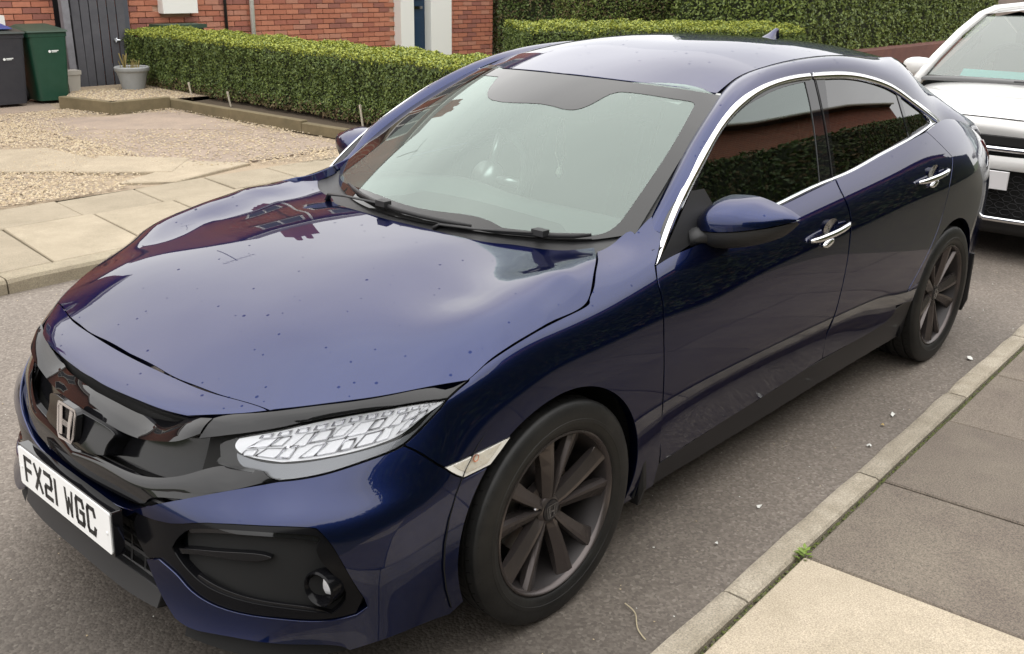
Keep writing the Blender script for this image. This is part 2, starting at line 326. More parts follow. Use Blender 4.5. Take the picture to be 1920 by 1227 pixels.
TRC={"hood":["H",[[[-0.6444,-0.5468],[-0.6065,-0.5868],[-0.5619,-0.6278],[-0.4762,-0.6994],[-0.3866,-0.7608],[-0.284,-0.8277]],[[-0.284,-0.8277],[-0.2089,-0.8366],[-0.1178,-0.8389],[0.0494,-0.8403],[0.1201,-0.8386],[0.1571,-0.8315],[0.1892,-0.8157],[0.2412,-0.7822],[0.3119,-0.7347],[0.4053,-0.6536]]]],"nose":["W",[[[0.567,5.748],[0.4651,5.2968],[0.3879,4.9942]],[[0.3879,4.9942],[0.3339,4.9848],[0.236,4.9945],[0.0752,4.952],[-0.0493,4.9694]]]],"bar":["W",[[[0.0116,4.0264],[0.1451,3.9537],[0.2585,4.0187],[0.3315,4.1341],[0.4062,4.3491]],[[0.4062,4.3491],[0.4392,4.4395],[0.4492,5.1262]],[[0.4492,5.1262],[0.4119,5.0639],[0.3717,4.9284]],[[0.3717,4.9284],[0.3381,4.5134]],[[0.3381,4.5134],[0.2726,4.6143],[0.1838,4.6762],[0.0489,4.7463],[-0.049,4.7618]]]],"brow":["W",[[[0.4396,4.426],[0.4962,4.5787],[0.6263,4.9569],[0.7596,5.2737],[1.0993,5.2552]],[[1.0993,5.2552],[1.2231,5.53]],[[1.2231,5.53],[0.9018,5.8716],[0.7838,5.8329],[0.6746,5.8608],[0.5681,5.7214]],[[0.5681,5.7214],[0.4996,5.4859],[0.4516,5.1328]]]],"lowbar":["W",[[[0.0533,2.9065],[0.1831,3.0871],[0.2938,3.1056],[0.3628,3.2362],[0.4368,3.5447],[0.5159,3.8624]],[[0.5159,3.8624],[0.568,3.6579],[0.6486,3.6107]],[[0.6486,3.6107],[0.558,3.3862],[0.4446,3.0398],[0.4064,2.8874],[0.2892,2.5739],[0.1755,2.5484],[0.0397,2.6806]]]],"headlight":["W",[[[0.4932,4.3747],[0.5275,4.5942],[0.6268,4.9374],[0.76,5.2505],[1.0933,5.2397]],[[1.0933,5.2397],[0.9962,4.7963],[0.9151,4.2432],[0.8771,4.0308],[0.8254,3.891],[0.7783,3.7672],[0.7015,3.6196],[0.6541,3.562]],[[0.6541,3.562],[0.5741,3.7603],[0.5246,3.8438],[0.5043,4.0937]]]],"marker":["W",[[[1.0841,3.3551],[1.2185,3.3848],[1.3112,3.4194]],[[1.3112,3.4194],[1.2471,2.9275]],[[1.2471,2.9275],[1.1612,2.868]],[[1.1612,2.868],[1.0841,3.3551]]]],"bumperTop":["W",[[[0.0989,1.9981],[0.1887,1.9654],[0.2815,2.0615]],[[0.2815,2.0615],[0.4033,2.6762],[0.5205,3.2212],[0.6541,3.562]],[[0.6541,3.562],[0.702,3.6073],[0.7788,3.7548],[0.8259,3.8787],[0.8775,4.0185],[0.8991,4.0958]],[[0.8991,4.0958],[1.0794,3.351]],[[1.0794,3.351],[1.1593,2.841]],[[1.1593,2.841],[1.2485,2.9048]]]],"bumperArch":["W",[[[1.2361,2.8693],[1.2056,2.4403],[1.1821,2.0596],[1.1655,1.7606],[1.1552,1.4935],[1.1506,1.2286],[1.1516,0.9404],[1.1581,0.5965],[1.1702,0.195]]]],"bumperLow":["W",[[[1.1264,0.0561],[1.0041,0.2251],[0.9253,0.2205],[0.869,0.1809]],[[0.869,0.1809],[0.8196,0.3584],[0.692,0.4429],[0.581,0.441],[0.4803,0.358],[0.4368,0.4142]],[[0.4368,0.4142],[0.3692,0.7462],[0.3161,1.174]],[[0.3161,1.174],[0.3707,1.3087]],[[0.3707,1.3087],[0.4333,1.1822],[0.4985,0.9719],[0.5521,0.9115],[0.7066,0.8901],[0.8323,0.8255],[0.8923,0.866]],[[0.8923,0.866],[0.918,0.9578]],[[0.918,0.9578],[0.9112,1.0963]],[[0.9112,1.0963],[0.871,1.536],[0.8179,2.0977],[0.7865,2.3507]],[[0.7865,2.3507],[0.7583,2.389],[0.5954,2.4103],[0.3759,2.0569],[0.297,2.0305]],[[0.2491,1.7902],[0.1874,1.7828],[0.0915,1.8145]]]],"fog":["W",[[[0.297,2.0305],[0.3759,2.0569],[0.5954,2.4103],[0.7583,2.389],[0.7865,2.3507]],[[0.7865,2.3507],[0.8179,2.0977],[0.871,1.536],[0.9112,1.0963]],[[0.9112,1.0963],[0.8923,0.866]],[[0.8923,0.866],[0.8323,0.8255],[0.7066,0.8901],[0.5521,0.9115],[0.4985,0.9719],[0.4333,1.1822],[0.3707,1.3087]],[[0.3707,1.3087],[0.3161,1.174]],[[0.3161,1.174],[0.2937,1.2919],[0.2692,1.6903]]]],"foghole":["W",[[[0.4192,1.5855],[0.4668,1.9934],[0.4843,2.1017]],[[0.4843,2.1017],[0.62,2.2744],[0.7677,2.2213],[0.8,2.021],[0.8407,1.5067],[0.8584,1.0099],[0.8353,0.9054]],[[0.8353,0.9054],[0.7078,1.0427],[0.6001,1.0852],[0.5411,1.122],[0.4883,1.2213],[0.4192,1.5855]]]],"fogbar":["W",[[[0.4337,1.5773],[0.5546,1.7389],[0.6705,1.7946],[0.6954,1.7549]],[[0.6954,1.7549],[0.6624,1.6889],[0.5532,1.6391],[0.441,1.4986]]]],"fogbev":["W",[[[0.4716,2.075],[0.6197,2.2868],[0.7651,2.2333],[0.7975,2.032]],[[0.7975,2.032],[0.7561,2.1266],[0.6221,2.167],[0.4831,1.9919]]]],"fogbev2":["W",[[[0.4844,1.1605],[0.5405,1.0699],[0.6411,1.0424],[0.7584,0.9863],[0.8389,0.8755]],[[0.8389,0.8755],[0.7589,1.0536],[0.6448,1.1191],[0.5506,1.1814],[0.4954,1.2705]]]],"foglamp":["W",[[[0.7953,1.2947]]]],"fender":["W",[[[1.2236,5.4981],[1.3011,5.7298],[1.3788,5.7595],[1.5477,5.829],[1.6196,5.8399],[1.6606,5.982],[1.695,6.2435],[1.7474,6.6896],[1.8111,7.2301],[1.8414,7.6]],[[1.8414,7.6],[1.912,7.6],[2.0167,7.2353]],[[2.0167,7.2353],[2.1167,7.2821]],[[2.1167,7.2821],[2.1529,6.9771]],[[2.1529,6.9771],[2.0646,6.4732],[1.9598,5.773]],[[1.9598,5.773],[1.9331,5.2398],[1.9331,4.7909],[1.9304,4.1813],[1.9349,3.3233],[1.9452,2.4692],[1.9653,1.5665],[1.992,0.6673]]]],"fenderArch":["W",[[[1.835,0.1169],[1.8462,0.508],[1.8517,0.8772],[1.8512,1.2111],[1.8448,1.5195],[1.8325,1.8163],[1.8147,2.117],[1.7915,2.4342],[1.7634,2.7543],[1.7309,3.0416],[1.6946,3.271],[1.6551,3.4492],[1.613,3.5856],[1.569,3.6851],[1.5234,3.7492],[1.4769,3.7786],[1.4308,3.7705],[1.3866,3.7188],[1.3457,3.6166],[1.3081,3.4559]]]],"fenderF":["W",[[[1.3144,3.4328],[1.0788,3.3788]],[[1.0788,3.3788],[0.8987,4.1081]],[[0.8987,4.1081],[0.9167,4.2411],[0.9993,4.7939],[1.0981,5.2312]],[[1.0981,5.2312],[1.2236,5.4981]]]],"door":["W",[[[1.9635,5.7546],[2.0565,5.8129],[2.1581,5.8009],[2.4838,5.8581],[2.7208,5.8832],[3.0092,5.9492],[3.1194,5.9521]],[[3.1194,5.9521],[3.1083,5.6157],[3.1068,5.1616],[3.1126,4.7379],[3.1072,4.3015],[3.1038,3.9034],[3.0827,3.2653],[3.0555,2.2856],[3.0527,0.8639]],[[3.0527,0.8639],[2.9419,0.809],[2.5137,0.6568],[2.238,0.6446],[1.9955,0.6546]],[[1.9955,0.6546],[1.9685,1.5578],[1.9481,2.4622],[1.9376,3.3167],[1.933,4.1754],[1.9355,4.7844],[1.9352,5.232],[1.9635,5.7546]]]],"doorR":["W",[[[3.1282,5.9535],[3.212,5.9527],[3.4987,5.9743],[3.8212,5.9802],[4.0005,5.9463]],[[4.0005,5.9463],[4.0608,5.5528],[4.138,5.1572]],[[4.138,5.1572],[4.0738,4.7903],[4.0414,4.3116],[4.0163,3.7703],[3.9568,3.1771],[3.835,2.3666],[3.7571,1.7707]]]],"doorRarch":["W",[[[3.8708,1.9398],[3.8571,1.5941],[3.8486,1.2346]]]],"doorRlow":["W",[[[3.675,1.3961],[3.5284,0.8602],[3.3199,0.8303],[3.0578,0.8527]],[[3.0578,0.8527],[3.0605,2.2758],[3.0873,3.2585],[3.1084,3.8979],[3.1161,4.2911],[3.1209,4.7274],[3.1142,5.1505],[3.1151,5.6018],[3.1282,5.9535]]]],"quarterArch":["W",[[[4.516,-0.2981],[4.535,0.0582],[4.5462,0.4404],[4.5492,0.8455],[4.544,1.2694],[4.5308,1.6794],[4.5098,2.0377],[4.4816,2.3426],[4.4469,2.6116],[4.4065,2.8483],[4.3615,3.0457],[4.3126,3.1956],[4.2611,3.2966],[4.2079,3.3503],[4.1545,3.3566],[4.1021,3.3144],[4.0518,3.2218],[4.0048,3.0774],[3.9623,2.8795],[3.9253,2.6266],[3.8945,2.3152],[3.8708,1.9398]]]],"glassF":["G",[[[0.5971,0.8986],[0.7037,1.0011],[0.8357,1.1105],[0.9428,1.1836],[1.0285,1.2233],[1.168,1.2653],[1.3011,1.2887],[1.441,1.3065],[1.634,1.3155]],[[1.634,1.3155],[1.6124,1.2322],[1.5557,1.075],[1.5239,0.9773]],[[1.5239,0.9773],[1.2338,0.9556],[0.5971,0.8986]]]],"glassR":["G",[[[1.79,1.3151],[1.9718,1.3062],[2.1984,1.2763],[2.3951,1.2446]],[[2.3951,1.2446],[2.3923,1.1697],[2.3944,1.0476]],[[2.3944,1.0476],[2.0358,1.0174],[1.7357,0.9891],[1.6582,0.9838]],[[1.6582,0.9838],[1.6875,1.0975],[1.79,1.3151]]]],"glassQ":["G",[[[2.4246,1.2362],[2.5557,1.1731],[2.6764,1.1147],[2.7003,1.0814]],[[2.7003,1.0814],[2.4291,1.0503]],[[2.4291,1.0503],[2.422,1.1672],[2.4246,1.2362]]]],"chromeOut":["G",[[[0.5096,0.8834],[0.5904,0.9722],[0.7044,1.0635],[0.8333,1.1433],[0.9789,1.2229],[1.1186,1.2757],[1.2605,1.31],[1.3948,1.3285],[1.5287,1.3379],[1.6664,1.3389],[1.7278,1.3372],[1.95,1.3285],[2.0957,1.3124],[2.2515,1.285],[2.4069,1.2437],[2.5657,1.183],[2.7495,1.1079],[2.84,1.0699]]]],"chromeIn":["G",[[[0.5277,0.8802],[0.6187,0.968],[0.7299,1.0557],[0.8549,1.1363],[0.9935,1.2121],[1.1371,1.2644],[1.2708,1.2959],[1.4019,1.3142],[1.5309,1.3218],[1.6609,1.3229],[1.7181,1.3213],[1.9307,1.3124],[2.0672,1.2984],[2.2207,1.2708],[2.3642,1.2322],[2.5006,1.1734],[2.6564,1.1099],[2.7113,1.0848]]]],"beltChrome":["G",[[[2.828,1.0665],[2.7113,1.067],[2.4022,1.0405],[2.0336,1.0137],[1.7339,0.9855],[1.5278,0.9768],[1.2338,0.9556],[0.9326,0.934],[0.6976,0.9142]]]],"frit":["S",[[[0.8812,0.0009],[0.2424,0.0603],[-0.1749,0.0538],[-0.4431,0.0465],[-0.5056,0.0233]],[[-0.5056,0.0233],[-0.6748,0.0194],[-0.8452,0.015],[-0.8955,0.0298],[-0.908,0.047],[-0.9215,0.1218]],[[-0.9215,0.1218],[-0.9316,0.5576],[-0.9157,0.8385]],[[-0.9157,0.8385],[-0.9026,0.8899],[-0.848,0.9012],[-0.5533,0.9099],[-0.5073,0.9007],[-0.4095,0.7451],[-0.3637,0.7242],[-0.246,0.7346],[0.1815,0.7195],[0.2631,0.7417],[0.4306,0.9162]],[[0.4306,0.9162],[0.631,0.9185]],[[0.631,0.9185],[0.7038,0.7152],[0.744,0.4902],[0.779,0.2539],[0.8753,0.048]]]],"handles":["W",[[[2.7963,4.5989],[3.0854,4.681]],[[3.7155,4.9103],[4.0189,4.9602]],[[2.8691,4.3804],[2.9746,4.372]],[[3.7878,4.7208],[3.9281,4.7485]]]],"refl":["W",[[[0.5301,4.5511],[0.5703,4.685],[0.6285,4.8628],[0.7617,5.1607],[1.0696,5.1954]],[[1.0696,5.1954],[0.9536,4.8062],[0.9097,4.533],[0.8696,4.3335],[0.8127,4.1966],[0.7176,4.075],[0.6403,4.0135]],[[0.6403,4.0135],[0.5766,4.0994],[0.5361,4.2348],[0.5301,4.5511]]]],"guide":["W",[[[0.5378,4.1832],[0.5783,4.0492],[0.6421,3.9641],[0.7215,4.0223],[0.8166,4.1414],[0.8804,4.2668],[0.9611,4.735],[1.081,5.2068]],[[1.081,5.2068],[0.9932,4.7987],[0.9128,4.2707],[0.8749,4.0573],[0.8239,3.928],[0.7766,3.8042],[0.6997,3.6565],[0.6552,3.6107]],[[0.6552,3.6107],[0.581,3.8007],[0.5378,4.1832]]]],"badge":["W",[[[-0.0597,3.3445],[-0.1595,3.55],[0.022,3.0729],[-0.1556,3.4977],[0.0112,2.9791]]]],"bottomlip":["W",[[[-0.1328,0.7584],[0.0668,0.5712],[0.1885,0.5189],[0.3872,0.5433]]]],"crease":["W",[[[1.9577,2.0342],[2.4378,2.0705],[3.0555,2.2856],[3.5717,2.4888]]]]}
# ---------------- trimmed panels on the body surfaces
FN=dict(W=WR,H=HD,G=GS,S=WS,R=RF)
STEP=dict(W=(.035,.22),H=(.035,.035),G=(.05,.04),S=(.06,.06),R=(.07,.07))
def seg_join(segs):
    out=[]
    for s in segs:
        c=catmull(s,5) if len(s)>2 else np.asarray(s,float)
        out+= [tuple(q) for q in (c if not out else c[1:])]
    if np.hypot(out[0][0]-out[-1][0],out[0][1]-out[-1][1])<1e-3: out=out[:-1]
    return out
def nrm_at(k,P):
    h=1e-3; F=FN[k]; U,V=P[:,0],P[:,1]
    a=F(U+h,V)-F(U-h,V); b=F(U,V+h)-F(U,V-h)
    n=np.cross(a,b); n/=np.maximum(np.linalg.norm(n,axis=1,keepdims=True),1e-12)
    return -n if k in('W',) else (n if k in('H','R') else n)
def inside(pt,poly):
    x,y=pt; c=False; j=len(poly)-1
    for i in range(len(poly)):
        if (poly[i][1]>y)!=(poly[j][1]>y) and x<(poly[j][0]-poly[i][0])*(y-poly[i][1])/(poly[j][1]-poly[i][1])+poly[i][0]: c=not c
        j=i
    return c
def panel(name,k,outline,m,parent,off=0.,gap=.0022,rim=.018,holes=(),mirror=None,dens=.02,refine=1.,warp=None):
    """sheet of surface k cut to an outline, with its edge turned in"""
    def densify(pl):
        P=np.array(pl,float); Q=[]; X=FN[k](P[:,0],P[:,1])
        for i in range(len(P)):
            j=(i+1)%len(P); n=max(1,int(np.linalg.norm(X[j]-X[i])/dens))
            for q in range(n): Q.append(P[i]+(P[j]-P[i])*q/n)
        return Q
    loops=[densify(outline)]+[densify(h) for h in holes]
    pts=[q for l in loops for q in l]; edges=[]; n0=0
    for l in loops:
        edges+=[(n0+i,n0+(i+1)%len(l)) for i in range(len(l))]; n0+=len(l)
    P=np.array(loops[0]); du,dv=STEP[k]; du*=refine; dv*=refine
    lo,hi=P.min(0),P.max(0); B=np.array(pts)
    sc=np.array([1/du,1/dv])
    for iu in range(int((hi[0]-lo[0])/du)+1):
        for iv in range(int((hi[1]-lo[1])/dv)+1):
            q=(lo[0]+(iu+.5+.25*(iv%2))*du,lo[1]+(iv+.5)*dv)
            if not inside(q,loops[0]) or any(inside(q,h) for h in loops[1:]): continue
            if (np.abs((B-q)*sc)**2).sum(1).min()<.16: continue
            pts.append(np.array(q))
    # scale for good triangles
    s2=[Vector((p[0]/du,p[1]/dv)) for p in pts]
    vo,eo,fo,ov,_,_=delaunay_2d_cdt(s2,edges,[],0,1e-6)
    U=np.array([(v[0]*du,v[1]*dv) for v in vo]); F=[]
    for f in fo:
        c=U[list(f)].mean(0)
        if inside(c,loops[0]) and not any(inside(c,h) for h in loops[1:]): F.append(list(f))
    X=FN[k](U[:,0],U[:,1]); Nn=nrm_at(k,U)
    # outward check: normals should point away from the car's middle
    cen=np.array([1.3,0,.55]); 
    if ((X-cen)*Nn).sum(1).mean()<0: Nn=-Nn
    if warp is not None: X=X+Nn*warp(X)[:,None]
    X=X+Nn*off
    for f in F:
        a,b,c=X[f[0]],X[f[1]],X[f[2]]
        if np.dot(np.cross(b-a,c-a),Nn[f[0]])<0: f.reverse()
    # boundary edges
    cnt={}
    for f in F:
        for i in range(3):
            e=(f[i],f[(i+1)%3]); cnt[e]=1
    bd=[e for e in cnt if (e[1],e[0]) not in cnt]
    mv={}
    for a,b in bd:
        t=X[b]-X[a]; L_=np.linalg.norm(t)
        if L_<1e-9: continue
        inn=np.cross(Nn[a],t/L_)
        for q in (a,b): mv.setdefault(q,[]).append(inn)
    for q,l in mv.items():
        d=np.mean(l,axis=0); L_=np.linalg.norm(d)
        if L_>1e-6: X[q]+=d/L_*gap/max(L_,.5)
    V=list(X); NN=list(Nn)
    if rim>0:
        idx={}; 
        for a,b in bd:
            for q in (a,b):
                if q not in idx:
                    l=np.mean(mv.get(q,[np.zeros(3)]),axis=0); o_=-l/(np.linalg.norm(l)+1e-9)
                    nb=o_*.75+Nn[q]*.65; nb/=np.linalg.norm(nb)
                    i0=len(V); V.append(X[q]); NN.append(nb)
                    V.append(X[q]-Nn[q]*rim*.12+o_*.0006); NN.append(o_); V.append(X[q]-Nn[q]*rim); NN.append(o_); idx[q]=i0
        for a,b in bd:
            i,j=idx[a],idx[b]
            F.append([i,i+1,j+1,j]); F.append([i+1,i+2,j+2,j+1])
    V=np.array(V); NN=np.array(NN)
    F=[tuple(f) for f in F]
    o=mk(name,V,F,m,parent,nrm=NN)
    if mirror:
        V2=V*[1,-1,1]; N2=NN*[1,-1,1]
        o2=mk(name,V2,[f[::-1] for f in F],m,mirror if mirror is not True else parent,nrm=N2)
        return o,o2
    return o
def sym_outline(half,axis=0,flip=1):
    """half: points from centre round and back to centre; mirrored in coordinate `axis`"""
    h=[tuple(p) for p in half]; r=[]
    for p in h[::-1]:
        q=list(p); q[axis]*=-1; r.append(tuple(q))
    return h+r
def band(name,P3,w,th,m,parent,nrmv,mirror=False,smooth=True):
    """moulding swept along a 3D curve: a low rounded profile of width w, height th"""
    P=np.array(P3); n=len(P); V=[];F=[];NV=[]
    for i in range(n):
        t=P[min(i+1,n-1)]-P[max(i-1,0)]; t/=np.linalg.norm(t); nn=np.array(nrmv[i]); s=np.cross(nn,t); s/=np.linalg.norm(s)
        ww=w[i] if isinstance(w,(list,tuple,np.ndarray)) else w
        for a,b in ((-1,-.8),(-1,.3),(-.75,.85),(0,1),(.75,.85),(1,.3),(1,-.8)):
            V.append(P[i]+s*a*ww/2+nn*b*th)
            v=s*a*.9+nn*(1.2-abs(a)*.8); NV.append(v/np.linalg.norm(v))
    k=7
    for i in range(n-1):
        for q in range(k-1): F.append((i*k+q,(i+1)*k+q,(i+1)*k+q+1,i*k+q+1))
    F.append(tuple(range(k))); F.append(tuple(range((n-1)*k,n*k))[::-1])
    V=np.array(V); f0=F[0]; g=np.cross(V[f0[1]]-V[f0[0]],V[f0[2]]-V[f0[1]])
    o=mk(name,V,F,m,parent,nrm=NV)
    if mirror: mk(name,V*[1,-1,1],[f[::-1] for f in F],m,parent,nrm=np.array(NV)*[1,-1,1])
    return o
def P3(k,uv): uv=np.array(uv,float); return FN[k](uv[:,0],uv[:,1])

CAR=thing('parked_car','dark blue metallic hatchback with black wheels parked in the foreground','car',(1.35,0,0))
def seg(n,i=None):
    s=TRC[n][1]; return s if i is None else s[i]
# hood
half=seg_join([[(-.70,0),(-.698,-.13),(-.697,-.24),(-.688,-.31),(-.679,-.39),(-.663,-.456),(-.6445,-.548)],seg('hood',0),seg('hood',1),[seg('hood',1)[-1],(.356,-.583),(.325,-.504),(.296,-.423),(.263,-.374),(.225,-.30),(.195,-.15),(.185,0)]])
panel('hood','H',sym_outline(half,1)[:-1],PAINT,CAR,rim=.02)
# nose panel
s_c=seg('nose',1)[-1]
half=seg_join([[(0,6.0),(.13,6.0),(.26,6.0),(.361,6.0),(.463,6.0),tuple(seg('nose',0)[0])],seg('nose',0),seg('nose',1)[:4]+[(0,seg('nose',1)[3][1]+.02)]])
panel('nose_panel','W',sym_outline(half,0)[:-1],PAINT,CAR,off=.001,gap=.003)
# grille wing (gloss black)
b=TRC['bar'][1]
def c0(l,v=None): # replace points beyond the centre by the centre
    l=[p for p in l if p[0]>.03]; return l
lo=c0(b[0]); hi=c0(b[4])
half=seg_join([[(0,lo[0][1])]+lo,b[1],b[2],b[3],hi+[(0,hi[-1][1])]])
def wing(X): return np.full(len(X),.0)
def loft2(name,T,B,m,bulge=.004,rimd=.035,n=40):
    T=catmull(T,6); B=catmull(B,6); T=resample(T,n); B=resample(B,n)
    T=np.r_[(T*[1,-1,1])[::-1][:-1],T]; B=np.r_[(B*[1,-1,1])[::-1][:-1],B]; k=len(T); V=[];nc=7
    for a,c in zip(T,B):
        w=c-a; nn=np.array([w[2],0,-w[0]]); nn/=np.linalg.norm(nn)+1e-9
        if nn[0]>0: nn=-nn
        for j in range(nc): f=j/(nc-1); V.append(a+w*f+nn*bulge*4*f*(1-f))
        V.append(c+np.array([rimd,0,-.004]))
    nc+=1; F=[(i*nc+j,i*nc+j+1,(i+1)*nc+j+1,(i+1)*nc+j) for i in range(k-1) for j in range(nc-1)]
    G=MB(); G.add(V,F); return G.ob(name,m,CAR,autos=.7)
def resample(P,n):
    d=np.r_[0,np.cumsum(np.linalg.norm(np.diff(P,axis=0),axis=1))]; t=np.linspace(0,d[-1],n); return np.stack([np.interp(t,d,P[:,i]) for i in range(3)],1)
loft2('grille_wing',[(-.800,0,.647),(-.790,-.14,.644),(-.779,-.21,.641),(-.766,-.27,.645),(-.764,-.34,.664),(-.752,-.40,.688),(-.735,-.452,.699)],[(-.838,0,.603),(-.830,-.13,.603),(-.817,-.24,.604),(-.808,-.337,.626),(-.795,-.40,.645),(-.779,-.43,.660),(-.765,-.444,.668)],BLK)
panel('headlight_brow','W',seg_join(TRC['brow'][1]),BLK,CAR,off=.002,mirror=True)
# dark recess behind grille, with mesh
panel('grille_back','W',sym_outline([(0,2.15),(.25,2.2),(.5,3.0),(.66,3.3),(.60,4.2),(.50,5.3),(.36,5.6),(.2,5.7),(0,5.75)],0)[:-1],VOID,CAR,off=-.055,rim=0,gap=0)
GFM=mat('grille_face_black',(.006,.006,.007),.10,spec=.30)
panel('grille_face','W',sym_outline([(0,3.0),(.2,3.05),(.40,3.25),(.55,3.62),(.55,4.2),(.44,4.5),(.3,4.4),(0,4.25)],0)[:-1],GFM,CAR,off=-.042,rim=.01,gap=0)
panel('radar_cover','W',sym_outline(seg_join([[(0,3.08),(.10,3.08),(.16,3.2)],[(.16,3.2),(.17,3.7),(.13,3.95),(0,3.98)]]),0)[:-1],GFM,CAR,off=.010,rim=.05,gap=0)
g=MB()
for i in range(4):
    v=3.05-i*.0+0
lb=TRC['lowbar'][1]; lo=c0(lb[2]); hi=c0(lb[0])
half=seg_join([[(0,hi[0][1])]+hi,lb[1],lo+[(0,lo[-1][1])]])
loft2('grille_lower_blade',[(-.872,0,.512),(-.861,-.165,.526),(-.846,-.277,.530),(-.826,-.347,.541),(-.795,-.421,.566),(-.750,-.492,.597),(-.70,-.592,.602)],[(-.886,0,.495),(-.882,-.04,.497),(-.872,-.18,.503),(-.858,-.30,.508),(-.825,-.40,.523),(-.775,-.52,.550),(-.690,-.615,.585)],BLK,.003,.03)
panel('grille_lower_trim','W',sym_outline(seg_join([[(0,2.96),(.15,2.98),(.32,3.05),(.45,3.2),(.58,3.36),(.655,3.54)],[(.655,3.54),(.60,3.3),(.50,3.02),(.40,2.78),(.33,2.45),(.27,2.2),(.15,2.14),(0,2.12)]]),0)[:-1],BLK,CAR,off=-.010,rim=.02,gap=0)
# bumper
bt=TRC['bumperTop'][1]; bl=TRC['bumperLow'][1]; arc=seg('bumperArch',0)
half=seg_join([[(0,bt[0][0][1])]+c0(bt[0]),bt[1],bt[2],bt[3],bt[4],bt[5],[bt[5][-1],arc[0]],arc,[arc[-1],bl[0][0]]]+bl[:9]+[[bl[8][-1],bl[9][0]],c0(bl[9])+[(0,bl[9][-1][1])]])
panel('front_bumper','W',sym_outline(half,0)[:-1],PAINT,CAR,rim=.03,gap=.002)
FOGM=mat('fog_surround_black',(.005,.005,.006),.16,spec=.16)
panel('fog_surround','W',seg_join(TRC['fog'][1]),FOGM,CAR,off=-.006,rim=.03,gap=0,holes=[seg_join(TRC['foghole'][1])],mirror=True)
panel('fog_recess','W',seg_join(TRC['foghole'][1]),mat('fog_recess_black',(.004,.006,.007),.35,spec=.06),CAR,off=-.045,rim=0,gap=-.01,mirror=True)
panel('fog_bar','W',seg_join(TRC['fogbar'][1]),BLK,CAR,off=-.014,rim=.03,gap=0,mirror=True)
DG=BLK
panel('fog_bevel','W',seg_join(TRC['fogbev'][1]),DG,CAR,off=-.010,rim=.01,gap=0,mirror=True)
panel('fog_bevel','W',seg_join(TRC['fogbev2'][1]),DG,CAR,off=-.010,rim=.01,gap=0,mirror=True)
# central lower opening and splitter
panel('lower_grille_back','W',sym_outline([(0,.5),(.36,.5),(.42,.8),(.42,1.9),(.33,2.4),(.25,2.2),(0,2.15)],0)[:-1],VOID,CAR,off=-.05,rim=0,gap=0)
panel('splitter','W',sym_outline(seg_join([[(0,.40),(.12,.38),(.25,.36),(.371,.40)],[(.371,.40),(.38,.75)],[(.38,.75),(.30,.80),(.15,.82),(0,.82)]]),0)[:-1],MBL,CAR,off=-.004,rim=.05)
mm=MB()
for i in range(5):
    v=.75+i*.28
    ss=np.linspace(-.40,.40,21); Q=P3('W',[(a,v) for a in ss]); Nq=nrm_at('W',np.array([(a,v) for a in ss]))
    for sg in (1,):
        mm.tube([tuple(q) for q in Q+np.array([.03,0,0])],.006,5)
for i in range(14):
    a=-.39+i*.06
    Q=P3('W',[(a,v) for v in (.7,1.2,1.6,1.95)])+np.array([.03,0,0]); mm.tube([tuple(q) for q in Q],.0035,4)
mm.ob('lower_grille_mesh',MBL,CAR)
mm=MB()
for i in range(3):
    v=2.35+i*.24; ss=np.linspace(-.42,.42,21); mm.tube([tuple(q) for q in P3('W',[(a,v) for a in ss])+np.array([.028,0,0])],.005,5)
mm.ob('grille_mesh',MBL,CAR)
for sgn in (1,):
    # headlight: housing, reflector, LED cells, lens
    hl=seg_join(TRC['headlight'][1]); 
    for side in (0,1):
        pass
hA,hB=panel('headlight','W',hl,mat('lamp_housing',(.22,.22,.225),.35,.6),CAR,off=-.040,rim=0,gap=-.006,mirror=True)
inner=[]
cx=np.mean([p[0] for p in hl]); cy=np.mean([p[1] for p in hl])
refl=seg_join([[(.640,4.62),(.75,4.70),(.90,4.88),(1.045,5.12)],[(1.045,5.12),(.98,4.72),(.90,4.40),(.82,4.20),(.72,4.02),(.66,4.0),(.625,4.35)],[(.625,4.35),(.640,4.62)]])
refl=seg_join(TRC['refl'][1]); rim_l=seg_join(TRC['guide'][1])
ra,rb=panel('reflector','W',refl,REFL,None,off=-.020,rim=.015,gap=0,mirror=True,refine=.6); 
rim_l=seg_join([[(.66,3.72),(.75,3.78),(.84,3.98),(.93,4.35),(1.0,4.68),(1.09,5.20)],[(1.09,5.20),(1.02,4.98),(.96,4.62),(.88,4.28),(.80,4.08),(.70,3.93),(.63,3.96)],[(.63,3.96),(.66,3.72)]])
rim_l=seg_join(TRC['guide'][1])
SIL=mat('lamp_silver',(.15,.155,.165),.25,.7)
sa,sb=panel('light_guide','W',rim_l,SIL,None,off=-.014,rim=.02,gap=0,mirror=True)
led=mat('led_cell',(.85,.85,.88),.12,.8); CUPG=mat('lamp_cup_grey',(.62,.62,.64),.12,.95); CUPD=mat('lamp_cup_dark',(.40,.40,.42),.10,.95)
_tp=TRC['refl'][1][0]; _bt=TRC['refl'][1][1][::-1]+TRC['refl'][1][2][::-1]; _bt=sorted(TRC['refl'][1][1]+TRC['refl'][1][2][:2]); _tp=sorted(_tp)
vt=lambda s_: float(np.interp(s_,[q[0] for q in _tp],[q[1] for q in _tp])); vb=lambda s_: float(np.interp(s_,[q[0] for q in _bt],[q[1] for q in _bt]))
